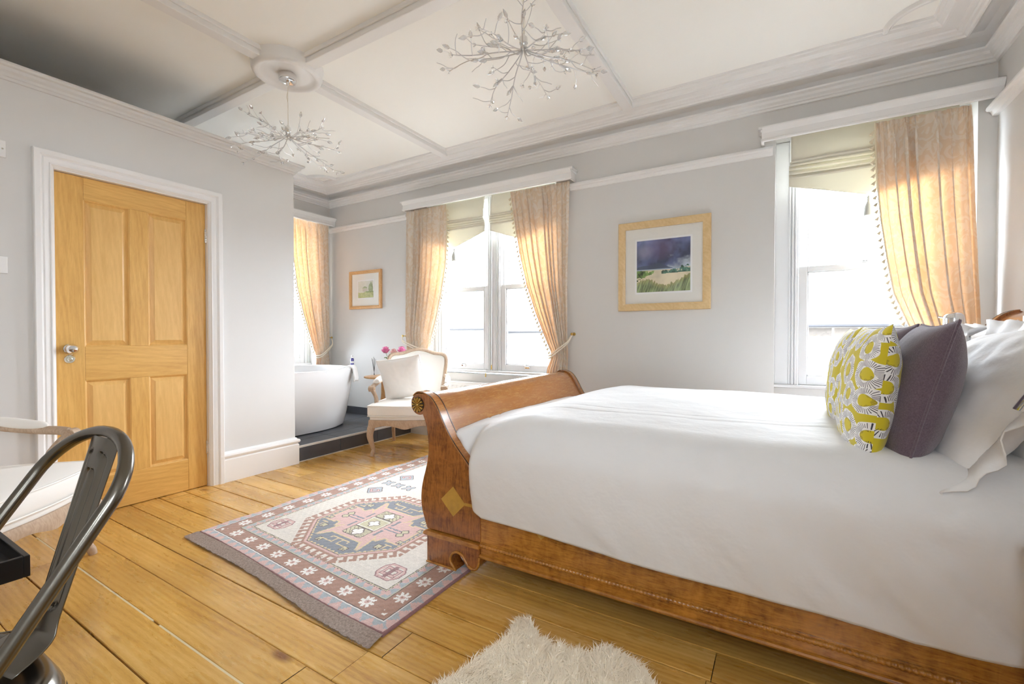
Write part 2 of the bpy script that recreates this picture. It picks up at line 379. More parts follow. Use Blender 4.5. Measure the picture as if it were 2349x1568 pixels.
def put(name, mb, mat, parent=None, smooth=True, world=False, bevel=0.0, seg=2, subsurf=0, solid=0.0, label=None, angle=40):
    me = bpy.data.meshes.new(name)
    vs = mb.v
    if world and parent is not None:
        inv = ROOT[parent.name]; vs = [tuple(inv @ Vector(v)) for v in vs]
    me.from_pydata(vs, [], mb.f)
    for m in (mat if isinstance(mat, (list, tuple)) else [mat]): me.materials.append(MAT[m])
    if any(mb.mi): me.polygons.foreach_set('material_index', mb.mi)
    me.update()
    import bmesh
    bm = bmesh.new(); bm.from_mesh(me); bmesh.ops.recalc_face_normals(bm, faces=bm.faces); bm.to_mesh(me); bm.free()
    if smooth:
        me.polygons.foreach_set('use_smooth', [True] * len(me.polygons))
        if not subsurf and hasattr(me, 'set_sharp_from_angle'): me.set_sharp_from_angle(angle=R(angle))
    o = bpy.data.objects.new(name, me); COL.objects.link(o)
    if parent is not None:
        o.parent = parent
        if parent.name in ROOT: ROOT[o.name] = ROOT[parent.name]
    if solid:
        md = o.modifiers.new('solid', 'SOLIDIFY'); md.thickness = solid; md.offset = 0
    if bevel:
        md = o.modifiers.new('bevel', 'BEVEL'); md.width = bevel; md.segments = seg; md.limit_method = 'ANGLE'; md.angle_limit = R(35)
    if subsurf:
        md = o.modifiers.new('sub', 'SUBSURF'); md.levels = subsurf; md.render_levels = subsurf
    if label: o['label'] = label
    return o
def solo(name, mb, mat, label, cat, group=None, kind=None, **kw):
    """a thing that is one mesh: origin moved to the foot of its bounds"""
    P = np.array(mb.v); c = (P.min(0) + P.max(0)) / 2; c[2] = P[:, 2].min()
    mb.v = [tuple(p - c) for p in P]
    o = put(name, mb, mat, None, **kw); o.location = tuple(c)
    return setl(o, label, cat, group, kind)
def color_attr(me, cols, name='Col', domain='FACE'):
    a = me.attributes.new(name, 'FLOAT_COLOR', domain)
    a.data.foreach_set('color', np.concatenate([cols, np.ones((len(cols), 1))], 1).astype(np.float32).ravel())
def copy_tree(src, loc, rz, label, group=None):
    r = src.copy(); COL.objects.link(r); r.location = loc; r.rotation_euler = (0, 0, rz); r['label'] = label
    if group: r['group'] = group
    for ch in list(src.children):
        c = ch.copy(); COL.objects.link(c); c.parent = r
        for g in list(ch.children):
            d = g.copy(); COL.objects.link(d); d.parent = c
    return r
SKY = 7.0
EXPO = 2.42
# ------------------------------------------------------------------ camera, sky
cam = bpy.data.cameras.new('camera'); camo = bpy.data.objects.new('camera', cam); COL.objects.link(camo)
camo.location = (0, 0, 1.04); camo.rotation_euler = (R(90 - 0.77), 0, math.atan(620.5 / 1039))
cam.sensor_width = 36; cam.lens = 36 * 1039 / 2349; cam.clip_start = 0.02; SC.camera = camo
wd = bpy.data.worlds.new('overcast_sky'); SC.world = wd; wd.use_nodes = True
bg = wd.node_tree.nodes['Background']
_tc = wd.node_tree.nodes.new('ShaderNodeTexCoord'); _sp = wd.node_tree.nodes.new('ShaderNodeSeparateXYZ')
_rp = wd.node_tree.nodes.new('ShaderNodeValToRGB')
wd.node_tree.links.new(_tc.outputs['Generated'], _sp.inputs[0]); wd.node_tree.links.new(_sp.outputs[2], _rp.inputs[0])
_rp.color_ramp.elements[0].position = 0.0; _rp.color_ramp.elements[0].color = (0.855, 0.955, 1.08, 1)
_rp.color_ramp.elements[1].position = 0.8; _rp.color_ramp.elements[1].color = (0.895, 0.975, 1.06, 1)
wd.node_tree.links.new(_rp.outputs[0], bg.inputs[0]); bg.inputs[1].default_value = SKY
SC.view_settings.view_transform = 'Standard'; SC.view_settings.look = 'None'; SC.view_settings.gamma = 1
SC.view_settings.use_curve_mapping = False; SC.view_settings.exposure = EXPO
try:
    SC.cycles.use_denoising = True; SC.cycles.denoiser = 'OPENIMAGEDENOISE'
    SC.cycles.use_adaptive_sampling = True; SC.cycles.adaptive_threshold = 0.02; SC.cycles.max_bounces = 14; SC.cycles.diffuse_bounces = 8; SC.cycles.glossy_bounces = 5; SC.cycles.transparent_max_bounces = 24
    SC.cycles.transmission_bounces = 8
    SC.cycles.sample_clamp_indirect = 12; SC.cycles.caustics_reflective = False; SC.cycles.caustics_refractive = False
except Exception: pass
# ------------------------------------------------------------------ room shell
XL, XR, YB, YW, XP = -4.72, 1.03, -1.25, 3.60, -3.40
ZC = 2.75
def holes_wall(mb, a0, a1, z0, z1, holes, fn):
    """boxes round rectangular holes; fn(a0,a1,z0,z1) adds one box"""
    holes = sorted(holes); cur = a0
    for (h0, h1, hz0, hz1) in holes:
        if h0 > cur: fn(cur, h0, z0, z1)
        if hz0 > z0: fn(h0, h1, z0, hz0)
        if hz1 < z1: fn(h0, h1, hz1, z1)
        cur = h1
    if a1 > cur: fn(cur, a1, z0, z1)
# floor: individual boards with real gaps over a dark underlay
def build_floor():
    mb = MB(); rnd = []
    rr = random.Random(5)
    y = 0.592 - 0.146 * 13
    mb.cur = 1; mb.add([(XL-.3, YB-.3, -.03), (XR+.3, YB-.3, -.03), (XR+.3, YW+.4, -.03), (XL-.3, YW+.4, -.03)], [(0, 1, 2, 3)]); rnd.append(.5)
    k = 0
    while y < YW + 0.35:
        w = 0.146
        x = XL - .3 - rr.random() * 1.5
        gap = 0.0035 if abs(y - 0.592) < .01 or abs(y - 1.322) < .01 else rr.choice([0.0012, 0.0018, 0.0022])
        while x < XR + .3:
            ln = rr.uniform(1.6, 3.4); x1 = x + ln
            X0, X1 = max(x, XL - .3), min(x1, XR + .3)
            if X1 > X0 + .01:
                mb.cur = 0
                e = 0.0015
                y0, y1, t = y + gap, y + w - gap, rr.uniform(-.0008, .0008)
                z = 0.0 + t
                vs = [(X0+.0012, y0, z-e), (X1-.0012, y0, z-e), (X1-.0012, y0+e*1.5, z), (X0+.0012, y0+e*1.5, z), (X0+.0012, y1-e*1.5, z), (X1-.0012, y1-e*1.5, z), (X1-.0012, y1, z-e), (X0+.0012, y1, z-e),
                      (X0+.0012, y0, -.03), (X1-.0012, y0, -.03), (X0+.0012, y1, -.03), (X1-.0012, y1, -.03)]
                fs = [(0, 1, 2, 3), (3, 2, 5, 4), (4, 5, 6, 7), (8, 9, 1, 0), (7, 6, 11, 10)]
                mb.add(vs, fs); c = rr.random(); rnd += [c] * len(fs)
            x = x1
        if abs(y - 0.738) < .01:
            mb.cur = 2
            xs = -3.3
            while xs < -1.3:
                xe = xs + rr.uniform(.15, .6); mb.bx(xs, min(xe, -1.3), y - .0035, y + .0035, -.02, -.0006); rnd += [.5]*6
                xs = xe + rr.choice([0.0, 0.0, 0.05])
        y += w
    me = bpy.data.meshes.new('floor'); me.from_pydata(mb.v, [], mb.f)
    for m in ('floor', 'dark', 'cream_fill'): me.materials.append(MAT[m])
    me.polygons.foreach_set('material_index', mb.mi)
    r = np.array(rnd); color_attr(me, np.stack([r, (r*7.3) % 1, (r*13.7) % 1], 1), 'rnd')
    me.update(); o = bpy.data.objects.new('floor', me); COL.objects.link(o)
    setl(o, 'amber varnished pine floorboards running along the room', 'floor', None, 'structure')
build_floor()
# window wall
mb = MB(); T = 0.32
holes_wall(mb, XL-.32, XR+.3, -.05, 2.95, [(-3.18, -1.70, -.05, 2.42), (-0.05, 0.95, -.05, 2.42)], lambda a, b, c, d: mb.bx(a, b, YW, YW+T, c, d))
mb.bx(-3.18, -1.70, YW+.13, YW+T, -.05, .66); mb.bx(-.05, .95, YW+.13, YW+T, -.05, .675)
put('wall_window', mb, 'wall', smooth=False); o = bpy.data.objects['wall_window']
setl(o, 'pale stone painted wall holding the two tall sash windows', 'wall', None, 'structure')
mb = MB()
holes_wall(mb, YB-.3, YW+.3, -.05, 2.95, [(2.80, 3.40, .70, 2.42)], lambda a, b, c, d: mb.bx(XL-.32, XL, a, b, c, d))
setl(put('wall_left', mb, 'wall', smooth=False), 'far end wall behind the bathtub with its own window', 'wall', None, 'structure')
mb = MB()
holes_wall(mb, YB-.3, YW+.3, -.05, 2.95, [(-1.0, -.15, 1.25, 2.25)], lambda a, b, c, d: mb.bx(XR, XR+.3, a, b, c, d))
setl(put('wall_right', mb, 'wall', smooth=False), 'plain painted wall behind the bed headboard', 'wall', None, 'structure')
mb = MB()
holes_wall(mb, XL-.3, XR+.3, -.05, 2.95, [(0.08, 0.62, 1.45, 2.20)], lambda a, b, c, d: mb.bx(a, b, YB-.3, YB, c, d))
setl(put('wall_back', mb, 'wall', smooth=False), 'painted wall behind the camera with a small opening added for fill light', 'wall', None, 'structure')
mb = MB(); DY0, DY1, DZ = 0.836, 1.620, 1.955
holes_wall(mb, YB, 2.25, -.02, 2.352, [(DY0, DY1, -.02, DZ)], lambda a, b, c, d: mb.bx(XP-.10, XP, a, b, c, d))
mb.bx(XL, XP-.10, 1.70, 1.80, -.02, 2.352)
setl(put('wall_partition', mb, 'wall', smooth=False), 'half height stone coloured partition wall around the oak door', 'wall', None, 'structure')
# ceiling with panel, beams
mb = MB(); mb.bx(XL-.3, XR+.3, YB-.3, YW+.3, ZC, ZC+.1)
setl(put('ceiling', mb, 'ceil', smooth=False), 'cream painted ceiling divided into panels by shallow beams', 'ceiling', None, 'structure')
def rect_sweep(mb, prof, x0, x1, y0, y1, closed=True):
    vs = []; n = len(prof)
    for sx, sy, X, Y in ((1, 1, x0, y0), (-1, 1, x1, y0), (-1, -1, x1, y1), (1, -1, x0, y1)):
        vs += [(X + sx*d, Y + sy*d, z) for d, z in prof]
    fs = []
    for k in range(4):
        for i in range(n-1):
            a = k*n+i; b = ((k+1) % 4)*n+i; fs.append((a, b, b+1, a+1))
    mb.add(vs, fs)
def bead(pts, k=5): return pts
mb = MB()
prof = [(0, 2.578), (.014, 2.580), (.018, 2.592), (.026, 2.596), (.030, 2.606), (.044, 2.616), (.050, 2.632), (.070, 2.638), (.074, 2.648), (.026, 2.652), (.022, 2.668),
        (.026, 2.700), (.046, 2.724), (.080, 2.734), (.115, 2.726), (.146, 2.704), (.165, 2.676), (.176, 2.675), (.184, 2.684), (.196, 2.686), (.204, 2.696), (.222, 2.699), (.232, 2.706),
        (.288, 2.706), (.292, 2.698), (.304, 2.698), (.308, 2.708), (.318, 2.716), (.330, 2.722), (.336, 2.735), (.346, 2.738), (.35, ZC)]
rect_sweep(mb, prof, XL, XR, YB, YW)
setl(put('trim_1', mb, 'trim', angle=25), 'deep moulded plaster cornice running round the ceiling edge', 'cornice', None, 'structure')
# beams
def beam(name, x0, x1, y0, y1, label):
    mb = MB(); mb.bx(x0, x1, y0, y1, 2.695, ZC + .02)
    e = .012
    if x1 - x0 > y1 - y0:
        for yy in (y0 - e/2, y1 + e/2): mb.bx(x0, x1, yy - e/2, yy + e/2, 2.725, ZC + .02)
    else:
        for xx in (x0 - e/2, x1 + e/2): mb.bx(xx - e/2, xx + e/2, y0, y1, 2.725, ZC + .02)
    setl(put(name, mb, 'trim', smooth=False, bevel=.004), label, 'ceiling beam', None, 'structure')
beam('trim_2', XL+.3, XR-.3, 1.737, 1.812, 'long shallow ceiling beam passing over both chandeliers')
beam('trim_3', -2.735, -2.662, YB+.3, YW-.3, 'cross beam over the chandelier nearer the oak door')
beam('trim_4', -1.020, -.948, YB+.3, YW-.3, 'cross beam over the larger looking chandelier near the bed')
def rose(name, x, y, label):
    mb = MB()
    mb.lathe([(.215, ZC+.01), (.205, 2.725), (.205, 2.70), (.198, 2.682), (.186, 2.674), (.172, 2.674), (.160, 2.682), (.150, 2.688), (.128, 2.691), (.06, 2.691), (.001, 2.691)], (x, y, 0), 48)
    setl(put(name, mb, 'trim'), label, 'ceiling rose', None, 'structure')
C1 = (-2.700, 1.752); C2 = (-0.995, 1.765)
rose('trim_5', *C1, 'round plaster ceiling rose above the chandelier by the door')
rose('trim_6', *C2, 'round plaster ceiling rose above the chandelier near the bed')
# quarter circle corner beads
def corner_arc(name, cx, cy, sx, label):
    mb = MB(); r = .205
    for rr_, w, zb in ((r, .022, 2.722), (r-.022, .008, 2.735)):
        pr = [(-w/2, ZC), (-w/2, zb+.006), (-w/4, zb), (w/4, zb), (w/2, zb+.006), (w/2, ZC)]
        mb.strip(pr, lambda p, t: (cx + sx*(rr_+p[0])*math.cos(t), cy - (rr_+p[0])*math.sin(t), p[1]), [PI/2*k/20 for k in range(21)])
    setl(put(name, mb, 'trim'), label, 'ceiling moulding', None, 'structure')
corner_arc('trim_7', XR-.345, 3.262, -1, 'curved corner bead on the ceiling above the right window')
corner_arc('trim_8', XL+.345, 3.262, 1, 'curved corner bead on the ceiling above the bathtub corner')
# picture rails
RAIL = [(0, 2.276), (.012, 2.278), (.016, 2.290), (.020, 2.300), (.034, 2.304), (.040, 2.314), (.038, 2.326), (.026, 2.336), (0, 2.336)]
def rail_x(name, x0, x1, label):
    mb = MB(); mb.strip(RAIL, lambda p, t: (t, YW - p[0], p[1]), [x0, x1], closed=True)
    setl(put(name, mb, 'trim', angle=30), label, 'picture rail', None, 'structure')
rail_x('trim_9', XL, -3.44, 'picture rail above the small pine framed picture')
rail_x('trim_10', -1.565, -.065, 'picture rail above the framed stormy landscape')
mb = MB(); mb.strip(RAIL, lambda p, t: (XR - p[0] - .012, t, p[1]), [YB, YW - .005], closed=True)
mb.bx(XR-.013, XR, YB, YW-.005, 2.276, 2.336)
setl(put('trim_11', mb, 'trim', angle=30), 'picture rail on the headboard wall', 'picture rail', None, 'structure')
# partition crown (wraps round the free end) and its baseboards
CROWN = [(0, 2.338), (.010, 2.340), (.014, 2.352), (.022, 2.356), (.026, 2.368), (.040, 2.378), (.044, 2.392), (.058, 2.396), (.064, 2.406), (.060, 2.416), (0, 2.416)]
def wrap(mb, prof, y0, closed):
    pts = [(XP, y0, 1, 0), (XP, 2.25, 1, 1), (XP-.10, 2.25, -1, 1), (XP-.10, 1.80, -1, 0)]
    mb.strip(prof, lambda p, t: (pts[t][0] + pts[t][2]*p[0], pts[t][1] + pts[t][3]*p[0], p[1]), [0, 1, 2, 3], closed=closed)
mb = MB(); wrap(mb, CROWN, YB, True); mb.bx(XP-.10, XP, YB, 2.25, 2.340, 2.4155)
setl(put('trim_12', mb, 'wall', angle=30), 'moulded capping along the top of the partition wall', 'moulding', None, 'structure')
BASE = [(0, 0), (.022, 0), (.022, .158), (.016, .166), (.016, .172), (.026, .176), (.030, .188), (.026, .200), (.012, .206), (.006, .214), (0, .216)]
mb = MB(); wrap(mb, BASE, 1.672, True)
mb.strip(BASE, lambda p, t: (XP + p[0], t, p[1]), [YB, .758], closed=True)
setl(put('baseboard_partition', mb, 'trim', angle=30), 'tall white moulded skirting along the partition wall', 'skirting board', None, 'structure')
mb = MB()
for a, b in ((-1.70, -.05), (.95, XR)): mb.strip(BASE, lambda p, t: (t, YW - p[0], p[1]), [a, b], closed=True)
setl(put('baseboard_window', mb, 'trim', angle=30), 'white moulded skirting under the windows behind the bed', 'skirting board', None, 'structure')
mb = MB(); mb.strip(BASE, lambda p, t: (XR - p[0], t, p[1]), [YB, YW], closed=True)
setl(put('baseboard_right', mb, 'trim', angle=30), 'white moulded skirting behind the headboard', 'skirting board', None, 'structure')
# tiled bath platform
PZ = .132
mb = MB()
mb.cur = 1; mb.bx(XL, -3.418, 1.80, YW, 0, PZ-.006)
mb.cur = 0
ty = [1.80, 2.30, 2.695, 3.10, 3.60]; tx = [XL, -4.42, -4.02, -3.62, -3.425]
for a, b in zip(ty, ty[1:]):
    for c, d in zip(tx, tx[1:]): mb.bx(c+.0025, d-.0025, a+.0025, b-.0025, PZ-.012, PZ)
for a, b in ((1.80, 2.265), (2.27, 2.698), (2.703, 3.13), (3.135, 3.597)): mb.bx(-3.42, -3.410, a, b, .006, PZ-.016)
mb.cur = 1; mb.bx(-3.424, -3.408, 1.80, YW, PZ-.015, PZ+.0015); mb.bx(-3.42, -3.407, 1.80, YW, 0, .007)
setl(put('platform', mb, ['tile', 'grout'], smooth=False, bevel=.0008, seg=1), 'raised dark grey tiled platform under the bathtub', 'platform', None, 'structure')
mb = MB()
for a, b in ((XL, -4.1), (-4.098, -3.6), (-3.598, -3.41)): mb.bx(a, b, YW-.012, YW, PZ, PZ+.085)
mb.bx(XL, XL+.012, 1.8, YW-.012, PZ, PZ+.085)
setl(put('baseboard_bath', mb, 'tile', smooth=False, bevel=.002), 'dark grey tile skirting round the bath platform', 'skirting', None, 'structure')
# ------------------------------------------------------------------ oak door
D = thing('door_1', 'honey oak four panel door with chrome knob in white frame', 'door', (XP-.03, .847, 0.004), 0, None, 'structure')
def doorbox(y0, y1, z0, z1, x0=-.042, x1=0.0): return MB().bx(x0, x1, y0, y1, z0, z1)
W_, H_ = .761, 1.939
Y1_, Y2_, Y3_, Y4_ = .126, .337, .432, .646
put('stile', doorbox(0, Y1_, 0, H_), 'oak_z', D, bevel=.0015); put('stile', doorbox(Y4_, W_, 0, H_), 'oak_z', D, bevel=.0015)
for z0, z1 in ((0, .205), (.780, .975), (1.812, H_)): put('rail', doorbox(Y1_+.0005, Y4_-.0005, z0, z1), 'oak_y', D, bevel=.0015)
for z0, z1 in ((.2055, .7795), (.9755, 1.8115)): put('mullion', doorbox(Y2_, Y3_, z0, z1), 'oak_z', D, bevel=.0015)
for a, b in ((Y1_, Y2_), (Y3_, Y4_)):
    for z0, z1 in ((.205, .780), (.975, 1.812)):
        m2 = MB(); g = .0
        def ringp(i, x): return [(x, a+i, z0+i), (x, b-i, z0+i), (x, b-i, z1-i), (x, a+i, z1-i)]
        lv = [(0, -.001), (.004, -.004), (.008, -.013), (.012, -.016), (.030, -.008), (.034, -.005), (.036, -.005)]
        vs = []
        for i, x in lv: vs += ringp(i, x)
        fs = []
        for k in range(len(lv)-1):
            for j in range(4): fs.append((4*k+j, 4*k+(j+1) % 4, 4*k+4+(j+1) % 4, 4*k+4+j))
        fs.append((4*len(lv)-4, 4*len(lv)-3, 4*len(lv)-2, 4*len(lv)-1))
        m2.add(vs, fs); put('panel', m2, 'oak_panel', D, angle=20)
kn = put('knob', MB().lathe([(.001, .062), (.018, .060), (.027, .050), (.029, .040), (.024, .030), (.013, .024), (.010, .014), (.012, .008), (.027, .006), (.028, 0), (.001, 0)], (0, .060, .963), 24, 'X'), 'chrome', D)
put('escutcheon', MB().lathe([(.001, .010), (.008, .010), (.011, .007), (.020, .007), (.024, .003), (.025, 0), (.001, 0)], (0, .060, .905), 24, 'X'), 'chrome', D)
for z in (1.725, .265):
    h = MB(); h.bx(-.002, .005, W_-.006, W_+.010, z-.045, z+.045)
    for k in range(5): h.lathe([(.005, -.008), (.0055, 0), (.005, .008)], (.006, W_+.002, z-.036+.018*k), 10)
    put('hinge', h, 'chrome', D)
lk = MB(); lk.bx(-.004, .002, -.004, .002, .88, 1.0); put('latch', lk, 'ebony', D)
# architrave
ARC = [(0, .006), (.006, .012), (.012, .020), (.016, .020), (.019, .014), (.030, .019), (.040, .021), (.046, .017), (.050, .022), (.056, .028), (.078, .030), (.082, .026), (.084, 0), (0, 0)]
def arch(mb, y0, y1, zt, xf):
    path = [(y0, 0, -1, 0), (y0, zt, -1, 1), (y1, zt, 1, 1), (y1, 0, 1, 0)]
    mb.strip(ARC, lambda p, t: (xf + p[1], path[t][0] + path[t][2]*p[0], path[t][1] + path[t][3]*p[0]), [0, 1, 2, 3], closed=True)
mb = MB(); arch(mb, .842, 1.613, 1.932+.02, XP); mb.bx(XP-.10, XP-.078, .836, .846, 0, 1.955); mb.bx(XP-.10, XP+.0, .834, .8455, 0, 1.955); mb.bx(XP-.10, XP, 1.6095, 1.622, 0, 1.955); mb.bx(XP-.10, XP, .834, 1.622, 1.9455, 1.957)
setl(put('trim_13', mb, 'trim', angle=25), 'white moulded architrave around the oak door', 'door frame', None, 'structure')
# ------------------------------------------------------------------ windows
def window(name, label, fn, units, z0, z1, zmeet, a_out0, a_out1, sill_z, latch=True):
    """fn(a, d, z): a along the wall, d outwards from the room face. units = (a0, a1) sash openings."""
    W = thing(name, label, 'window', fn((a_out0+a_out1)/2, .1, z0), 0, None, 'structure')
    def B(mb, a0, a1, d0, d1, zz0, zz1):
        vs = [fn(a, d, z) for a in (a0, a1) for d in (d0, d1) for z in (zz0, zz1)]
        mb.add(vs, [(0, 1, 3, 2), (4, 6, 7, 5), (0, 4, 5, 1), (2, 3, 7, 6), (0, 2, 6, 4), (1, 5, 7, 3)])
    m = MB(); cur = a_out0
    for u0, u1 in units:
        B(m, cur, u0, .125, .27, sill_z-.02, z1); cur = u1
        # staff beads
    B(m, cur, a_out1, .125, .27, sill_z-.02, z1); B(m, a_out0, a_out1, .125, .27, z1-.01, z1+.10)
    for u0, u1 in units:
        for e, s in ((u0, -1), (u1, 1)):
            for k in range(3): B(m, e + s*(.010+.018*k), e + s*(.022+.018*k), .116 - .003*(k % 2), .126, sill_z, z1)
    put('frame', m, 'sash', W, world=True, bevel=.003, angle=30)
    m = MB(); B(m, a_out0-.01, a_out1+.01, .085, .28, sill_z-.022, sill_z); put('sill', m, 'sash', W, world=True, bevel=.006)
    for u0, u1 in units:
        for nm, zz0, zz1, d0, rb, rt in (('lower_sash', sill_z+.001, zmeet, .135, .060, .036), ('upper_sash', zmeet-.04, z1, .180, .036, .06)):
            m = MB(); s = .052
            B(m, u0+.002, u0+s, d0, d0+.040, zz0, zz1); B(m, u1-s, u1-.002, d0, d0+.040, zz0, zz1)
            B(m, u0+s, u1-s, d0, d0+.040, zz0, zz0+rb); B(m, u0+s, u1-s, d0, d0+.040, zz1-rt, zz1)
            # glazing bead
            b = .010
            B(m, u0+s, u0+s+b, d0+.010, d0+.03, zz0+rb, zz1-rt); B(m, u1-s-b, u1-s, d0+.010, d0+.03, zz0+rb, zz1-rt)
            B(m, u0+s, u1-s, d0+.010, d0+.03, zz0+rb, zz0+rb+b); B(m, u0+s, u1-s, d0+.010, d0+.03, zz1-rt-b, zz1-rt)
            sash = put(nm, m, 'sash', W, world=True, bevel=.002)
            g = MB(); B(g, u0+s-.004, u1-s+.004, d0+.020, d0+.0235, zz0+rb-.004, zz1-rt+.004); put('pane', g, 'glass', sash, world=True, smooth=False)
            if nm == 'lower_sash' and latch:
                for q in ((.5,) if u1-u0 < .8 else (.25, .75)):
                    l = MB(); am = lerp(u0, u1, q)
                    B(l, am-.022, am+.022, .128, .136, zz0+.030, zz0+.046); B(l, am-.018, am+.018, .112, .130, zz0+.044, zz0+.050); B(l, am-.024, am-.016, .116, .134, zz0+.030, zz0+.062)
                    put('sash_lift', l, 'chrome', sash, world=True, bevel=.002)
                l = MB(); am = (u0+u1)/2
                B(l, am-.03, am+.03, .140, .170, zz1, zz1+.006); B(l, am-.012, am+.016, .146, .164, zz1+.006, zz1+.020); B(l, am+.0, am+.045, .150, .158, zz1+.012, zz1+.018)
                put('sash_catch', l, 'chrome', sash, world=True, bevel=.002)
    return W
fw = lambda a, d, z: (a, YW + d, z)
fl = lambda a, d, z: (XL - d, a, z)
fb = lambda a, d, z: (a, YB - d, z)
window('window_1', 'pair of tall white sash windows divided by a mullion, behind the armchair', fw, [(-3.10, -2.507), (-2.355, -1.762)], .70, 2.40, 1.535, -3.18, -1.70, .70)
window('window_2', 'single wide white sash window beside the bed, over the yellow cushions', fw, [(.0915, .828)], .70, 2.40, 1.52, -.05, .95, .70)
window('window_3', 'bright window in the end wall beside the bathtub', fl, [(2.87, 3.34)], .72, 2.40, 1.53, 2.80, 3.40, .72)
fr_ = lambda a, d, z: (XR + d, a, z)
window('fill_window_right', 'unseen window added in the headboard wall beside the camera for fill light', fr_, [(-.93, -.22)], 1.27, 2.23, 1.75, -1.0, -.15, 1.27, False)  # added out of view to brighten the partition and oak door
window('fill_window_back', 'small unseen window added in the wall behind the camera for fill light', fb, [(.14, .56)], 1.47, 2.18, 1.82, 0.08, .62, 1.47, False)  # added behind the camera, lifts the near side of the duvet
# daylight portals in the window openings
def portal(loc, rot, sx, sy):
    l = bpy.data.lights.new('daylight_portal', 'AREA'); l.shape = 'RECTANGLE'; l.size = sx; l.size_y = sy; l.energy = 1
    l.cycles.is_portal = True
    o = bpy.data.objects.new('daylight_portal', l); COL.objects.link(o); o.location = loc; o.rotation_euler = rot
portal((-2.43, YW+.33, 1.55), (R(-90), 0, 0), 1.5, 1.75)
portal((.45, YW+.33, 1.55), (R(-90), 0, 0), 1.0, 1.75)
portal((XL-.33, 3.10, 1.55), (R(90), 0, R(-90)), .60, 1.75)
portal((.35, YB-.33, 1.82), (R(90), 0, 0), .54, .75)
portal((XR+.33, -.575, 1.75), (R(90), 0, R(90)), .85, 1.0)
# ------------------------------------------------------------------ sleigh bed
BY0, BY1 = 1.575, 3.195
bed = thing('sleigh_bed', 'large polished mahogany sleigh bed with scrolled ends, standing partly on the patterned rug', 'bed', (-.2, (BY0+BY1)/2, 0))
def arcpts(cx, cz, r, a0, a1, n): return [(cx + r*math.cos(R(lerp(a0, a1, k/n))), cz + r*math.sin(R(lerp(a0, a1, k/n)))) for k in range(n+1)]
def sm(P, n=5): return [(v.x, v.y) for v in catmull([(x, z, 0) for x, z in P], n)]
# foot post outline in x-z
scroll = arcpts(-1.441, .725, .050, 78, 295, 16)
outL = sm([scroll[-1], (-1.412, .664), (-1.397, .625), (-1.388, .575), (-1.386, .520), (-1.391, .475), (-1.402, .430), (-1.416, .385), (-1.427, .335), (-1.430, .285), (-1.424, .240), (-1.408, .195), (-1.394, .160)], 5)
inR = sm([(-1.097, .16), (-1.097, .34), (-1.112, .405), (-1.140, .450), (-1.169, .487), (-1.222, .542), (-1.259, .585), (-1.298, .645), (-1.332, .706), (-1.367, .751), (-1.400, .771), scroll[0]], 5)
post = scroll + outL[1:] + inR[:-1]
def xz(y): return lambda p, t: (p[0], t, p[1])
def foot_block():
    out = [(-1.392, .150), (-1.392, .006), (-1.245, .006), (-1.222, .006), (-1.232, .018)]
    out += sm([(-1.232, .018), (-1.252, .040), (-1.254, .062), (-1.240, .084), (-1.216, .093), (-1.190, .086), (-1.172, .066), (-1.158, .048), (-1.138, .040), (-1.115, .046), (-1.103, .070), (-1.100, .098)], 4)[1:]
    return out + [(-1.097, .150)]
CAPL = sm([(-1.478, .760), (-1.455, .777), (-1.425, .777), (-1.400, .771), (-1.367, .751), (-1.332, .706), (-1.298, .645), (-1.259, .585), (-1.222, .542), (-1.169, .487), (-1.140, .450)], 5)
def offs(P, d):
    out = []
    for i, p in enumerate(P):
        a, b = P[max(i-1, 0)], P[min(i+1, len(P)-1)]; t = Vector((b[0]-a[0], b[1]-a[1])).normalized()
        out.append((p[0] + d*(t.y*-1), p[1] + d*t.x))
    return out
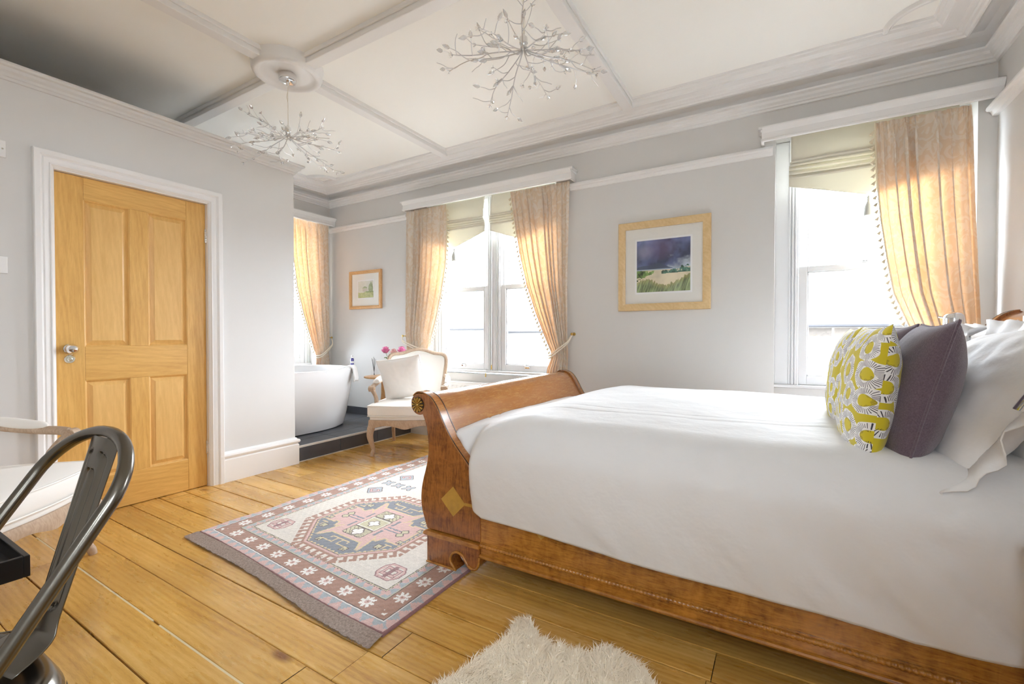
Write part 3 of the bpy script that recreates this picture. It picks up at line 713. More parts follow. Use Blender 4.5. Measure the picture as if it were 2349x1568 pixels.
for (ya, yb, side) in ((BY0, BY0+.060, -1), (BY1-.060, BY1, 1)):
    p = put('foot_post', MB().prism(post, xz(0), ya, yb), 'mahog_z', bed, world=True, bevel=.003)
    yf = ya if side < 0 else yb
    cp = MB()
    up = offs(CAPL, .004); poly = up + CAPL[::-1]
    cp.prism(poly, xz(0), ya - .001, yb + .001)
    put('scroll_edge', cp, 'mahog_y', p, world=True, bevel=.001)
    e = MB()
    for yy in (ya + .004, yb - .006): e.prism(offs(CAPL, .0050) + CAPL[::-1], xz(0), yy - .0022, yy + .0022)
    put('stringing', e, 'ebony', p, world=True)
    fb_ = MB().prism(foot_block(), xz(0), ya - .004, yb + .004)
    put('bracket_foot', fb_, 'mahog_z', bed, world=True, bevel=.003)
    mo = MB(); mo.prism([(-1.405, .140), (-1.402, .150), (-1.394, .156), (-1.094, .156), (-1.094, .136), (-1.398, .136)], xz(0), ya - .014*(side < 0) - .004, yb + .014*(side > 0) + .004)
    path = [(x, (ya - .006) if side < 0 else (yb + .006), z) for x, z in foot_block()[2:-1]]
    mo.tube(path, .0065, 6); mo.tube([(-1.392, path[0][1], .012), (-1.225, path[0][1], .012)], .006, 6)
    put('foot_moulding', mo, 'mahog_x', bed, world=True, bevel=.002)
    # brass rosette
    ro = MB(); yc = yf
    ro.lathe([(.001, .004), (.034, .004), (.036, 0), (.001, 0)], (-1.447, yc, .722), 32, 'Y', rot=Matrix.Diagonal((1, side, 1)))
    ros = put('rosette', ro, 'ebony', p, world=True)
    pe = MB()
    for k in range(12):
        a = 2*PI*k/12
        for q in range(5):
            t = q/4; rr = lerp(.008, .031, t)
        poly = []
        L_ = [(.006, .0012), (.018, .0036), (.028, .0058), (.033, .0042), (.0355, 0)]
        pts2 = [(r_, w_) for r_, w_ in L_] + [(r_, -w_) for r_, w_ in L_[::-1]]
        ca, sa = math.cos(a), math.sin(a)
        base = [(-1.447 + r_*ca - w_*sa, yc + side*.004, .722 + r_*sa + w_*ca) for r_, w_ in pts2]
        top = [(-1.447 + (r_*.97+.0006)*ca - w_*.55*sa, yc + side*.0085, .722 + (r_*.97+.0006)*sa + w_*.55*ca) for r_, w_ in pts2]
        n = len(base); pe.add(base + top, [tuple(range(n, 2*n))] + [(i, (i+1) % n, n+(i+1) % n, n+i) for i in range(n)])
    pe.ball((-1.447, yc + side*.005, .722), .0075, 12, 8)
    put('petals', pe, 'brass', ros, world=True)
    # inlaid diamond with stringing bar
    d = MB(); ys = sorted((yf, yf + side*.0008)); Dm = [(-1.243, .376), (-1.311, .309), (-1.243, .243), (-1.177, .309)]
    d.prism(Dm, xz(0), *ys); d.prism([(-1.180, .3155), (-1.180, .3025), (-1.098, .3025), (-1.098, .3155)], xz(0), *ys)
    put('inlay', d, 'inlay', bed, world=True, smooth=False)
# foot panel: curved roll between the posts
inner = sm([(-1.140, .30), (-1.150, .44), (-1.178, .480), (-1.230, .536), (-1.268, .590), (-1.306, .648), (-1.340, .706), (-1.372, .747), (-1.402, .766), (-1.431, .771)], 5)
outer = arcpts(-1.441, .724, .045, 70, 290, 14) + sm([(-1.424, .680), (-1.402, .625), (-1.393, .560), (-1.396, .480), (-1.41, .42), (-1.42, .35), (-1.42, .28), (-1.40, .20), (-1.385, .12)], 4)
put('foot_panel', MB().prism(inner + outer + [(-1.14, .12)], xz(0), BY0+.058, BY1-.058), 'mahog_y', bed, world=True)
# side rails with rope moulding
for yf, s in ((BY0+.003, 1), (BY1-.003, -1)):
    m = MB(); m.bx(-1.098, .76, *sorted((yf, yf+s*.03)), .098, .43)
    rail = put('side_rail', m, 'mahog_x', bed, world=True, bevel=.002)
    m = MB(); m.tube([(-1.10, yf-s*.002, .103), (.76, yf-s*.002, .103)], .009, 8); m.bx(-1.098, .76, *sorted((yf-s*.004, yf+s*.01)), .098, .106)
    put('base_moulding', m, 'mahog_x', rail, world=True)
    m = MB(); x = -1.098; K = 0; P = []; rs = []
    while x < .76:
        P.append((x, yf-s*.004, .150)); rs.append(.0085 + .0016*math.sin(K*PI)); x += .0035; K += .5
    rs = [.0082 + (.0018 if (i // 2) % 2 else -.0006) for i in range(len(P))]
    m.tube(P, rs, 8); m.bx(-1.098, .76, *sorted((yf-s*.003, yf+s*.006)), .136, .164)
    put('rope_moulding', m, 'mahog_x', rail, world=True)
    ys = sorted((yf, yf-s*.0008))
    for xc, zc in ((-.810, .306), (-.270, .300), (.278, .296)):
        m = MB(); m.prism([(xc-.068, zc), (xc, zc-.068), (xc+.068, zc), (xc, zc+.068)], xz(0), *ys)
        put('inlay', m, 'inlay', rail, world=True, smooth=False)
    # slats' support inside
# headboard
hin = sm([(.70, .12), (.70, .40), (.712, .55), (.735, .72), (.770, .86), (.800, .945), (.826, 1.000), (.855, 1.052), (.889, 1.102), (.928, 1.142), (.965, 1.160), (.985, 1.163)], 5)
hout = arcpts(.977, 1.112, .047, 60, -110, 12) + sm([(.955, 1.06), (.930, 1.0), (.905, .90), (.895, .80), (.90, .70), (.925, .58), (.950, .46), (.955, .36), (.945, .26), (.925, .16), (.92, .12)], 5)
hpost = hin + hout
HC = hin[18:]
for (ya, yb, side) in ((BY0, BY0+.060, -1), (BY1-.060, BY1, 1)):
    p = put('head_post', MB().prism(hpost, xz(0), ya, yb), 'mahog_z', bed, world=True, bevel=.003)
    put('scroll_edge', MB().prism(offs(HC, .004) + HC[::-1], xz(0), ya-.001, yb+.001), 'mahog_y', p, world=True)
    e = MB()
    for yy in (ya + .004, yb - .006): e.prism(offs(HC, .0050) + HC[::-1], xz(0), yy - .0022, yy + .0022)
    put('stringing', e, 'ebony', p, world=True)
    put('bracket_foot', MB().bx(.70, .93, ya-.003, yb+.003, .0, .15), 'mahog_z', bed, world=True, bevel=.004)
def inset(P, d): return offs(P, -d)
put('head_panel', MB().prism(inset(hin[2:], .010) + arcpts(.977, 1.112, .040, 60, -110, 12) + [(x+.004, z) for x, z in hout[13:]], xz(0), BY0+.058, BY1-.058), 'mahog_y', bed, world=True)
m = MB(); m.bx(-1.10, .72, BY0+.03, BY1-.03, .30, .42)
put('base', m, 'mahog_x', bed, world=True)
# ------------------------------------------------------------------ duvet
def fbm(x, y, z=0.0, o=3):
    s = 0; a = 1
    for i in range(o): s += a * mnoise.noise(Vector((x, y, z + 3.1*i))); x *= 2; y *= 2; a *= .5
    return s
def hem(x): return interp([(-1.275, .600), (-1.235, .555), (-1.20, .47), (-1.16, .38), (-1.12, .320), (-1.06, .290), (-.80, .284), (-.40, .266), (-.10, .262), (.12, .262), (.30, .245), (.50, .262), (.80, .262)], x)
def duvet_top(x, y):
    foot = smooth((x + 1.285) / .40)
    return lerp(.612, .700, foot) + .010*fbm(x*1.3, y*1.3) - .018*smooth((y-2.6)/.6) + .012*math.sin((y-1.6)*1.9)
NU, NV = 240, 300
Y_N, Y_F = 1.528, 3.255
def duvet_pt(u, v):
    # u: 0 foot .. 1 head ; v: 0 near hem .. 1 far hem
    x = lerp(-1.275, .79, u)
    hz = hem(x); hzf = max(hz, .40)
    zt = .690
    rad = .15
    foot = smooth((x + 1.285)/.30)
    yN = lerp(BY0 + .066, Y_N, smooth((x + 1.19)/.10)); yF = lerp(BY1 - .066, Y_F, smooth((x + 1.19)/.10))
    ztop = lerp(.612, .700, smooth((x + 1.285)/.40))
    r = min(rad, max(.02, (ztop - hz)*.8))
    # arc lengths
    l1 = max(.001, ztop - r - hz); l2 = r*PI/2*1.15; l3 = (yF - yN) - 2*r; l4 = l2; l5 = max(.001, ztop - r - max(hz, .42))
    tot = l1+l2+l3+l4+l5; s = v*tot
    if s < l1: y, z = yN, hz + s
    elif s < l1+l2:
        a = (s-l1)/l2*PI/2; y, z = yN + r - r*math.cos(a), ztop - r + r*math.sin(a)
    elif s < l1+l2+l3: y, z = yN + r + (s-l1-l2), ztop
    elif s < l1+l2+l3+l4:
        a = (s-l1-l2-l3)/l4*PI/2; y, z = yF - r + r*math.sin(a), ztop - r + r*math.cos(a)
    else: y, z = yF, ztop - r - (s-l1-l2-l3-l4)
    # puffiness and folds
    topw = smooth((z - (ztop - r))/r)
    z += topw * (.014*fbm(x*1.3+4, y*1.3) + .010*math.sin((y-1.6)*1.9) - .014*smooth((y-2.6)/.6) + .003*fbm(x*5, y*5, 2))
    for yc, am in ((1.93 + .05*math.sin(x*2.6+.4), .0035), (2.02 + .05*math.sin(x*2.4), .0025)): z -= topw*am*math.exp(-((y-yc)/.011)**2)
    side = 1 - topw
    if y < 2.3:
        drop = smooth((ztop - z)/.4)
        bul = .020*math.sin(PI*min(1, max(0, (z-hz)/(ztop-hz+1e-4))))
        fold = (.020*fbm(x*2.2 + z*1.6, z*.8, 5) + .009*fbm(x*6 + z*5, z*2, 7)) * (0.35 + 1.0*smooth((x+.3)/.9))
        y -= side*(bul + fold*drop*1.2)
        if x < -1.1: z += 0
    return (x, y, z)
mb = MB(); us = [k/NU for k in range(NU+1)]; vs_ = [k/NV for k in range(NV+1)]
mb.grid(duvet_pt, us, vs_)
o = solo('duvet', mb, 'duvet', 'smooth white duvet spread over the sleigh bed and hanging down its near side', 'duvet', solid=.012)
# ------------------------------------------------------------------ cushions and pillows
def pillow_mesh(w, h, t, flange=0.0, nu=40, nv=40, pinch=.05, wr=.004, seed=0, corner=.10):
    """in local x (width), z (height), thickness along y; returns MB, and uv metres per face list"""
    mb = MB(); uvs = []
    for side in (-1, 1):
        def fn(u, v):
            a, b = u, v
            x = w/2*a*(1 - pinch*(1-abs(b)**1.5)*abs(a)**3*0 - pinch*(1-b*b)*abs(a)); z = h/2*b*(1 - pinch*(1-a*a)*abs(b))
            e = max(0.0, (1-abs(a)**2.6))**.55 * max(0.0, (1-abs(b)**2.6))**.55
            y = side*t/2*e
            y += side*e*wr*(fbm(x*9+seed, z*9+seed*1.7) )
            # soft radiating corner tucks
            y += side*e*wr*.6*math.sin(18*math.atan2(b, a) + seed)*(abs(a)*abs(b))
            if side > 0: pass
            return (x, y, z)
        us = [-1 + 2*k/nu for k in range(nu+1)]; vs2 = [-1 + 2*k/nv for k in range(nv+1)]
        mb.grid(fn, us, vs2)
        for j in range(nv):
            for i in range(nu): uvs.append((side, (us[i]+us[i+1])/2*w/2, (vs2[j]+vs2[j+1])/2*h/2))
    return mb, np.array(uvs)
def rim(w, h, pinch=.05, k=28):
    P = []
    for a, b in [(-1+2*i/k, -1) for i in range(k)] + [(1, -1+2*i/k) for i in range(k)] + [(1-2*i/k, 1) for i in range(k)] + [(-1, 1-2*i/k) for i in range(k)]:
        P.append(Vector((w/2*a*(1-pinch*(1-b*b)*abs(a)), 0, h/2*b*(1-pinch*(1-a*a)*abs(b)))))
    return P + [P[0]]
def place(o, loc, rz=0, lean=0, roll=0):
    """lean tips the top towards local +y"""
    o.matrix_world = Matrix.Translation(Vector(loc)) @ Matrix.Rotation(R(rz), 4, 'Z') @ Matrix.Rotation(R(-lean), 4, 'X') @ Matrix.Rotation(R(roll), 4, 'Y')
def cushion(name, label, cat, mat, w, h, t, loc, rz, lean, roll=0, group=None, piping=None, flange=0, seed=0, cols=None, n=40, pinch=.05, wr=.004, seam=None):
    root = thing(name, label, cat, (0, 0, 0), 0, group)
    mb, uv = pillow_mesh(w, h, t, flange, n, n, pinch, wr, seed)
    cv = put('cover', mb, mat, root, subsurf=0)
    if cols is not None: print_heads(cv, cols)
    if piping:
        put('piping', MB().tube(rim(w, h, pinch), .0045, 6), piping, root)
    if seam:
        put('seam', MB().tube([(p.x, p.y, p.z) for p in rim(w*1.0, h*1.0, pinch)], .004, 5), seam, root)
    if flange:
        fm = MB(); R_ = rim(w, h, pinch, 30)[:-1]; ringv = []; n2 = len(R_)
        for i, p in enumerate(R_):
            d = Vector((p.x/(w/2), 0, p.z/(h/2))); m_ = max(abs(d.x), abs(d.z)); q = Vector((p.x, 0, p.z)) + d.normalized()*flange*(1.0 + .12*min(abs(d.x), abs(d.z)))
            wv = .018*math.sin(i*.55 + seed) + .012*math.sin(i*1.3 + 2*seed)
            ringv.append((p*.97, q + Vector((0, wv, 0))))
        vs = [a for a, b in ringv] + [(a+b)/2 for a, b in ringv] + [b for a, b in ringv]
        fs = []
        for k in range(2):
            for i in range(n2): fs.append((k*n2+i, k*n2+(i+1) % n2, (k+1)*n2+(i+1) % n2, (k+1)*n2+i))
        fm.add(vs, fs); put('flange', fm, mat, root, solid=.003)
    place(root, loc, rz, lean, roll)
    return root
# printed cotton: white dandelion heads on mustard
def flower_heads(seed):
    rs = np.random.RandomState(seed); heads = []; tries = 0
    while len(heads) < 80 and tries < 30000:
        tries += 1
        s = rs.choice([-1, 1]); x, z = rs.uniform(-.2, .2, 2); r = rs.uniform(.040, .051)
        if all(h[0] != s or (h[1]-x)**2 + (h[2]-z)**2 > ((h[3]+r)*.84)**2 for h in heads): heads.append((s, x, z, r, rs.uniform(0, 6)))
    return heads
def print_heads(ob, heads):
    """corner attribute: position relative to the nearest flower head, and its phase"""
    me = ob.data; n = len(me.loops); vi = np.zeros(n, int); me.loops.foreach_get('vertex_index', vi)
    co = np.zeros(len(me.vertices)*3); me.vertices.foreach_get('co', co); co = co.reshape(-1, 3)
    nf = len(me.polygons); ctr = np.zeros(nf*3); me.polygons.foreach_get('center', ctr); ctr = ctr.reshape(-1, 3)
    half = nf//2; side = np.where(np.arange(nf) < half, -1, 1)
    best = np.full(nf, 1e9); idx = np.zeros(nf, int)
    for k, (s, x, z, r, ph) in enumerate(heads):
        d = np.hypot(ctr[:, 0]-x, ctr[:, 2]-z)/r + (side != s)*100
        m = d < best; best[m] = d[m]; idx[m] = k
    H = np.array(heads); tot = np.zeros(nf, int); me.polygons.foreach_get('loop_total', tot); fi = np.repeat(np.arange(nf), tot)
    h = H[idx[fi]]; v = np.stack([(co[vi, 0]-h[:, 1])/h[:, 3], (co[vi, 2]-h[:, 2])/h[:, 3], h[:, 4]], 1)
    a = me.attributes.new('head', 'FLOAT_VECTOR', 'CORNER'); a.data.foreach_set('vector', v.astype(np.float32).ravel())
TOPZ = .704
cushion('cushion', 'mustard yellow cushion with white dandelion print, nearest the bed edge', 'cushion', 'print_cotton', .415, .425, .135, (.232, 1.835, .862), 92, -7, 0, 'mustard dandelion print cushions', None, seed=1, cols=flower_heads(13), n=72)
cushion('cushion', 'mustard dandelion print cushion partly hidden behind its nearer twin, beside the window', 'cushion', 'print_cotton', .415, .425, .135, (.232, 2.31, .862), 89, -7, 0, 'mustard dandelion print cushions', None, seed=2, cols=flower_heads(9), n=72)
cushion('cushion', 'dark purple woven cushion leaning behind the near yellow cushion', 'cushion', 'purple', .46, .45, .170, (.352, 1.850, .862), 88, -14, 0, 'dark purple woven cushions', seed=3, seam='purple', pinch=.06)
cushion('cushion', 'dark purple woven cushion almost hidden between far yellow cushion and curtain', 'cushion', 'purple', .45, .43, .165, (.365, 2.36, .872), 91, -13, 0, 'dark purple woven cushions', seed=4, seam='purple', pinch=.06)
PG = 'white pillows against the headboard'
cushion('pillow', 'large white pillow with loose flange behind the near purple cushion', 'pillow', 'pillowcase', .72, .50, .20, (.520, 1.975, .848), 90, -34, 3, PG, flange=.075, seed=5, wr=.010, pinch=.04)
cushion('pillow', 'white pillow at the back of the near pair, flat against the headboard', 'pillow', 'pillowcase', .68, .46, .17, (.665, 2.01, .860), 90, -26, 0, PG, flange=.05, seed=6, wr=.008, pinch=.04)
cushion('pillow', 'white pillow on the far side of the bed behind the far purple cushion', 'pillow', 'pillowcase', .66, .46, .18, (.520, 2.79, .850), 90, -32, 0, PG, flange=.05, seed=7, wr=.010, pinch=.04)
cushion('pillow', 'white pillow at the back of the far pair, under the headboard scroll', 'pillow', 'pillowcase', .66, .46, .17, (.655, 2.78, .848), 90, -26, 0, PG, flange=.05, seed=8, wr=.008, pinch=.04)
# ------------------------------------------------------------------ patterned rug
def build_rug():
    RW, RL, st = 1.464, 2.20, .0045
    nu, nv = int(RW/st), int(RL/st)
    U, V0 = np.meshgrid((np.arange(nu)+.5)*RW/nu, (np.arange(nv)+.5)*RL/nv)
    sh = lambda u: -.0 
    V = V0
    jit = (RNG.rand(*U.shape)-.5)*.002
    U = U + jit; V = V + (RNG.rand(*U.shape)-.5)*.002
    IV, BR, PK, BL, NAV, GOLD, OLV, WH, DK, MAU = [np.array(c) for c in
        [(.68, .64, .57), (.36, .195, .135), (.62, .41, .375), (.36, .405, .43), (.185, .205, .235), (.62, .49, .28), (.53, .50, .32), (.80, .78, .74), (.11, .075, .07), (.28, .14, .14)]]
    C = np.empty(U.shape + (3,)); C[:] = IV
    Vm = np.minimum(V, RL - V)               # mirrored along the length
    Um = np.minimum(U, RW - U)
    E = np.minimum(Um, Vm)                    # distance to the nearest edge
    along = np.where(Um < Vm, V, U)
    def zig(lo, hi, per, c0, c1):
        m = (E >= lo) & (E < hi); f = np.abs(((along/per) % 1) - .5)*2; t = (E-lo)/(hi-lo)
        st_ = np.floor(t*4)/4 + .12
        C[m & (f > st_)] = c0; C[m & (f <= st_)] = c1
    C[E < .012] = MAU
    zig(.010, .050, .062, PK, BL)
    C[(E >= .049) & (E < .0545)] = WH; C[(E >= .0545) & (E < .058)] = DK
    C[(E >= .058) & (E < .146)] = BR
    # stars in the brown border
    per = RW/11.5
    for horiz in (0, 1):
        m = (E >= .058) & (E < .146) & ((Um >= Vm) if horiz else (Um < Vm))
        ln = U if horiz else V
        p2 = RW/11 if horiz else RL/17
        a = ((ln/p2) % 1 - .5)*p2; b = E - .102
        r = np.hypot(a, b); th = np.arctan2(b, a)
        star = r < .018 + .019*np.abs(np.cos(4*th))**1.2*np.where(np.abs(np.sin(th)) > .92, .8, 1)
        C[m & star] = WH
        C[m & (r < .0115)] = PK
        C[m & (r < .005)] = BR
    C[(E >= .144) & (E < .148)] = DK; C[(E >= .148) & (E < .153)] = OLV
    zig(.153, .188, .052, BL, PK)
    C[(E >= .187) & (E < .1905)] = DK; C[(E >= .1905) & (E < .1955)] = OLV; C[(E >= .1955) & (E < .198)] = DK
    # medallions (mirrored)
    P_, Q_ = U - .722, Vm - .590
    P, Q = np.abs(P_), np.abs(Q_)
    D = np.maximum.reduce([P/.345, Q/.355, (P+Q)/.497])
    ang = np.arctan2(Q_, P_)
    # arc position for hooks
    arc = np.where(P/.345 >= np.maximum(Q/.355, (P+Q)/.497), Q_, np.where(Q/.355 >= (P+Q)/.497, P_, (P_*np.sign(Q_)-Q_*np.sign(P_))/1.414*np.sign(P_)))
    hk = (arc/.046) % 1
    ring = (D >= 1.0) & (D < 1.13)
    h1 = (hk < .42) & (D < 1.09); h2 = (D >= 1.07) & (D < 1.13) & (hk < .78)
    C[ring & (h1 | h2)] = BR
    C[(D >= .965) & (D < 1.0)] = BR; C[(D >= .925) & (D < .965)] = PK; C[(D >= .915) & (D < .927)] = DK
    tooth = .875 + .035*np.abs(((arc/.03) % 1) - .5)*2
    C[(D < .915)] = GOLD; C[(D < tooth)] = NAV
    inn = D < .86
    def layer(mask, col, line=None, w=1):
        mask = mask & inn
        if line is not None:
            g = mask.copy()
            for dx in (-w, 0, w):
                for dy in (-w, 0, w): g |= np.roll(np.roll(mask, dx, 0), dy, 1)
            C[g & inn] = line
        C[mask] = col
    def tri(ax, ay, bx_, by_, cx, cy):
        d = lambda x0, y0, x1, y1: (x1-x0)*(Q-y0) - (y1-y0)*(P-x0)
        a_, b_, c_ = d(ax, ay, bx_, by_), d(bx_, by_, cx, cy), d(cx, cy, ax, ay)
        return ((a_ >= 0) & (b_ >= 0) & (c_ >= 0)) | ((a_ <= 0) & (b_ <= 0) & (c_ <= 0))
    stepc = lambda x, s: np.floor(x/s)*s
    pink = tri(.165, .250, .135, .110, .045, .075) | ((P < .125) & (Q > .05) & (Q < .185) & (P < .135 - stepc(np.abs(Q-.11), .02)*.4))
    pink |= tri(.05, .02, .20, .035, .165, .13)
    pink |= (P > .05) & (P < .285) & (Q < .085 - .10*np.maximum(0, stepc(np.abs(P-.20), .02) - .03)) & (Q > .0)
    pink |= (P > .22) & (P < .30) & (Q > .055) & (Q < .10)
    layer(pink, PK, GOLD, 2)
    layer((np.abs(P - .17) < .07) & (np.abs(Q - .012) < .005), NAV)
    layer((P > .10) & (P < .115) & (Q < .10) & (Q > .03), NAV)
    layer((P < .072) & (Q > .072) & (Q < .155) & (((P+Q)/.028 % 1 > .2)), OLV, DK)
    s2 = np.hypot(P, Q-.112); th = np.arctan2(Q-.112, P_)
    layer(s2 < .022 + .014*np.abs(np.cos(2*th)), WH, DK)
    layer((P < .074) & (Q < .062), OLV, DK); layer((P < .066) & (Q < .055), OLV, WH)
    s0 = np.hypot(P_, Q_); th = np.arctan2(Q_, P_)
    layer(s0 < .018 + .016*np.abs(np.cos(2*th)), WH, DK)
    layer((np.abs(P-.225) + np.abs(Q-.02) < .022), OLV, DK)
    for (cx, cy, r_) in ((.225, .165, .017), (.10, .275, .015), (.285, .075, .014), (.235, .215, .013)):
        layer((np.abs(P-cx) < r_*.9) & (np.abs(Q-cy) < r_) & ~((np.abs(P-cx) < .004) & (Q > cy)), OLV, DK)
    hookm = ((np.abs(Q-.262) < .004) & (P > .02) & (P < .10)) | ((np.abs(P-.02) < .004) & (Q > .215) & (Q < .265)) | ((np.abs(Q-.215) < .004) & (P > .0) & (P < .065)) | ((np.abs(P-.065) < .004) & (Q > .215) & (Q < .235)) \
        | ((np.abs(P-.255) < .004) & (Q > .13) & (Q < .22)) | ((np.abs(Q-.13) < .004) & (P > .235) & (P < .285))
    layer(hookm, GOLD)
    # field motifs
    def field(mask, col, line=None): 
        g = mask & (E > .20) & (D > 1.14)
        if line is not None:
            q = g.copy()
            for dx in (-1, 0, 1):
                for dy in (-1, 0, 1): q |= np.roll(np.roll(g, dx, 0), dy, 1)
            C[q] = line
        C[g] = col
    a, b = np.abs(Um - .285), np.abs(Vm - .300)
    hexm = (b < .055) & (a < .062 - np.maximum(0, b-.02)*.7)
    field(hexm, PK, MAU); field(hexm & (a < .050 - np.maximum(0, b-.02)*.7) & (b < .044), IV)
    field((a < .010) & (b < .046), MAU); field((a > .012) & (a < .040) & ((np.abs(b-.024) < .006) | ((np.abs(a-.036) < .005) & (b < .03))), PK, MAU)
    a, b = np.abs(Um - .305), np.abs(Vm - .950)
    field(a/.062 + b/.062 < 1, BL, DK); field((np.abs(a/.034 + b/.034 - 1) < .16) & (Vm-.95 < .02), PK, MAU)
    for cx in (.275, .375, .475):
        da, db = Um - cx, Vm - 1.10; r = np.hypot(da, db); th = np.arctan2(db, da)
        field(r < .014 + .024*np.abs(np.cos(2*th+PI/4*0+PI/2))**2 + .008*np.abs(np.cos(4*th)), BL, DK); field((r < .008) | ((r < .03) & (np.abs(np.sin(2*th)) < .12)), PK)
    # wool colour variation (abrash)
    rows = (RNG.rand(nv, 1)-.5)*.10; sp = (RNG.rand(nv, nu)-.5)*.16
    C *= (1 + rows + sp)[..., None]
    # geometry
    uu = np.linspace(0, RW, nu+1); vv = np.linspace(0, RL, nv+1); GU, GV = np.meshgrid(uu, vv)
    edge = np.minimum(GU, RW-GU)
    X = -2.640 + GU + .006*np.sin(GV*9.0)*np.exp(-GU/.10) + .004*np.sin(GV*17+1)*np.exp(-GU/.06)
    Y = 1.190 - .062*GU + GV + .010*np.sin(GU*4.3)*np.exp(-GV/.15)
    Z = .010 + .006*np.maximum(0, np.sin(GV*10.5))*np.exp(-GU/.05) + .004*np.maximum(0, np.sin(GU*9.0+.5))*np.exp(-GV/.07) + .0006*np.sin(GU*140)*np.sin(GV*140) - .006*np.exp(-np.minimum(edge, np.minimum(GV, RL-GV))/.004)
    Vt = np.stack([X, Y, Z], -1).reshape(-1, 3)
    idx = np.arange((nu+1)*(nv+1)).reshape(nv+1, nu+1)
    F = np.stack([idx[:-1, :-1], idx[:-1, 1:], idx[1:, 1:], idx[1:, :-1]], -1).reshape(-1, 4)
    nvb = len(Vt); base = np.array([-1.9, 2.2, 0])
    me = bpy.data.meshes.new('pile'); 
    # skirt down to the floor
    bd = np.concatenate([idx[0, :], idx[1:, -1], idx[-1, -2::-1], idx[-2:0:-1, 0]])
    low = Vt[bd].copy(); low[:, 2] = .001
    Vt = np.concatenate([Vt, low]); nb = len(bd); k = np.arange(nb)
    FS = np.stack([bd, nvb + k, nvb + (k+1) % nb, bd[(k+1) % nb]], -1)
    cols = np.concatenate([C.reshape(-1, 3), np.tile(MAU, (nb, 1))])
    me.from_pydata((Vt - base).tolist(), [], np.concatenate([F, FS]).tolist()); me.materials.append(MAT['rug'])
    color_attr(me, cols); me.polygons.foreach_set('use_smooth', [True]*len(me.polygons)); me.update()
    rug = thing('rug', 'faded ivory, brown and blue patterned wool rug on the floorboards before the bed', 'rug', tuple(base))
    o = bpy.data.objects.new('pile', me); COL.objects.link(o); o.parent = rug
    # flat woven fringe at the near end and far end
    for near in (1, 0):
        fm = MB(); rr = random.Random(3); n = 150
        vs = []
        for i in range(n+1):
            u = RW*i/n; x = -2.640 + u; y0 = (1.192 - .062*u + .010*math.sin(u*4.3)) if near else (1.19 - .062*u + RL - .003)
            s = -1 if near else 1
            wv = .008*math.sin(u*5.5+.4) 
            w = .062 + wv + rr.uniform(-.004, .004)
            for k, t in enumerate((0, .3, .65, .92, 1.0)):
                vs.append((x + .01*t*(u-.7) + rr.uniform(-.001, .001), y0 + s*w*t + .0, .010 - .004*t + .003*math.sin(u*23 + t*3)*t*.5 + rr.uniform(0, .0012)))
        fs = []
        for i in range(n):
            for k in range(4): a = i*5+k; fs.append((a, a+1, a+6, a+5))
        fm.add(vs, fs)
        for i in range(420):
            u = RW*(i+rr.random())/420; x = -2.640+u; s = -1 if near else 1
            y0 = (1.192 - .062*u + .010*math.sin(u*4.3)) if near else (1.19 - .062*u + RL)
            y1 = y0 + s*(.058 + .008*math.sin(u*5.5+.4)); dx = rr.uniform(-.006, .006); ln = rr.uniform(.006, .016)
            fm.add([(x-.0012, y1, .006), (x+.0012, y1, .006), (x+dx, y1+s*ln, .002)], [(0, 1, 2)])
        put('fringe', fm, 'fringe', rug, world=True)
build_rug()
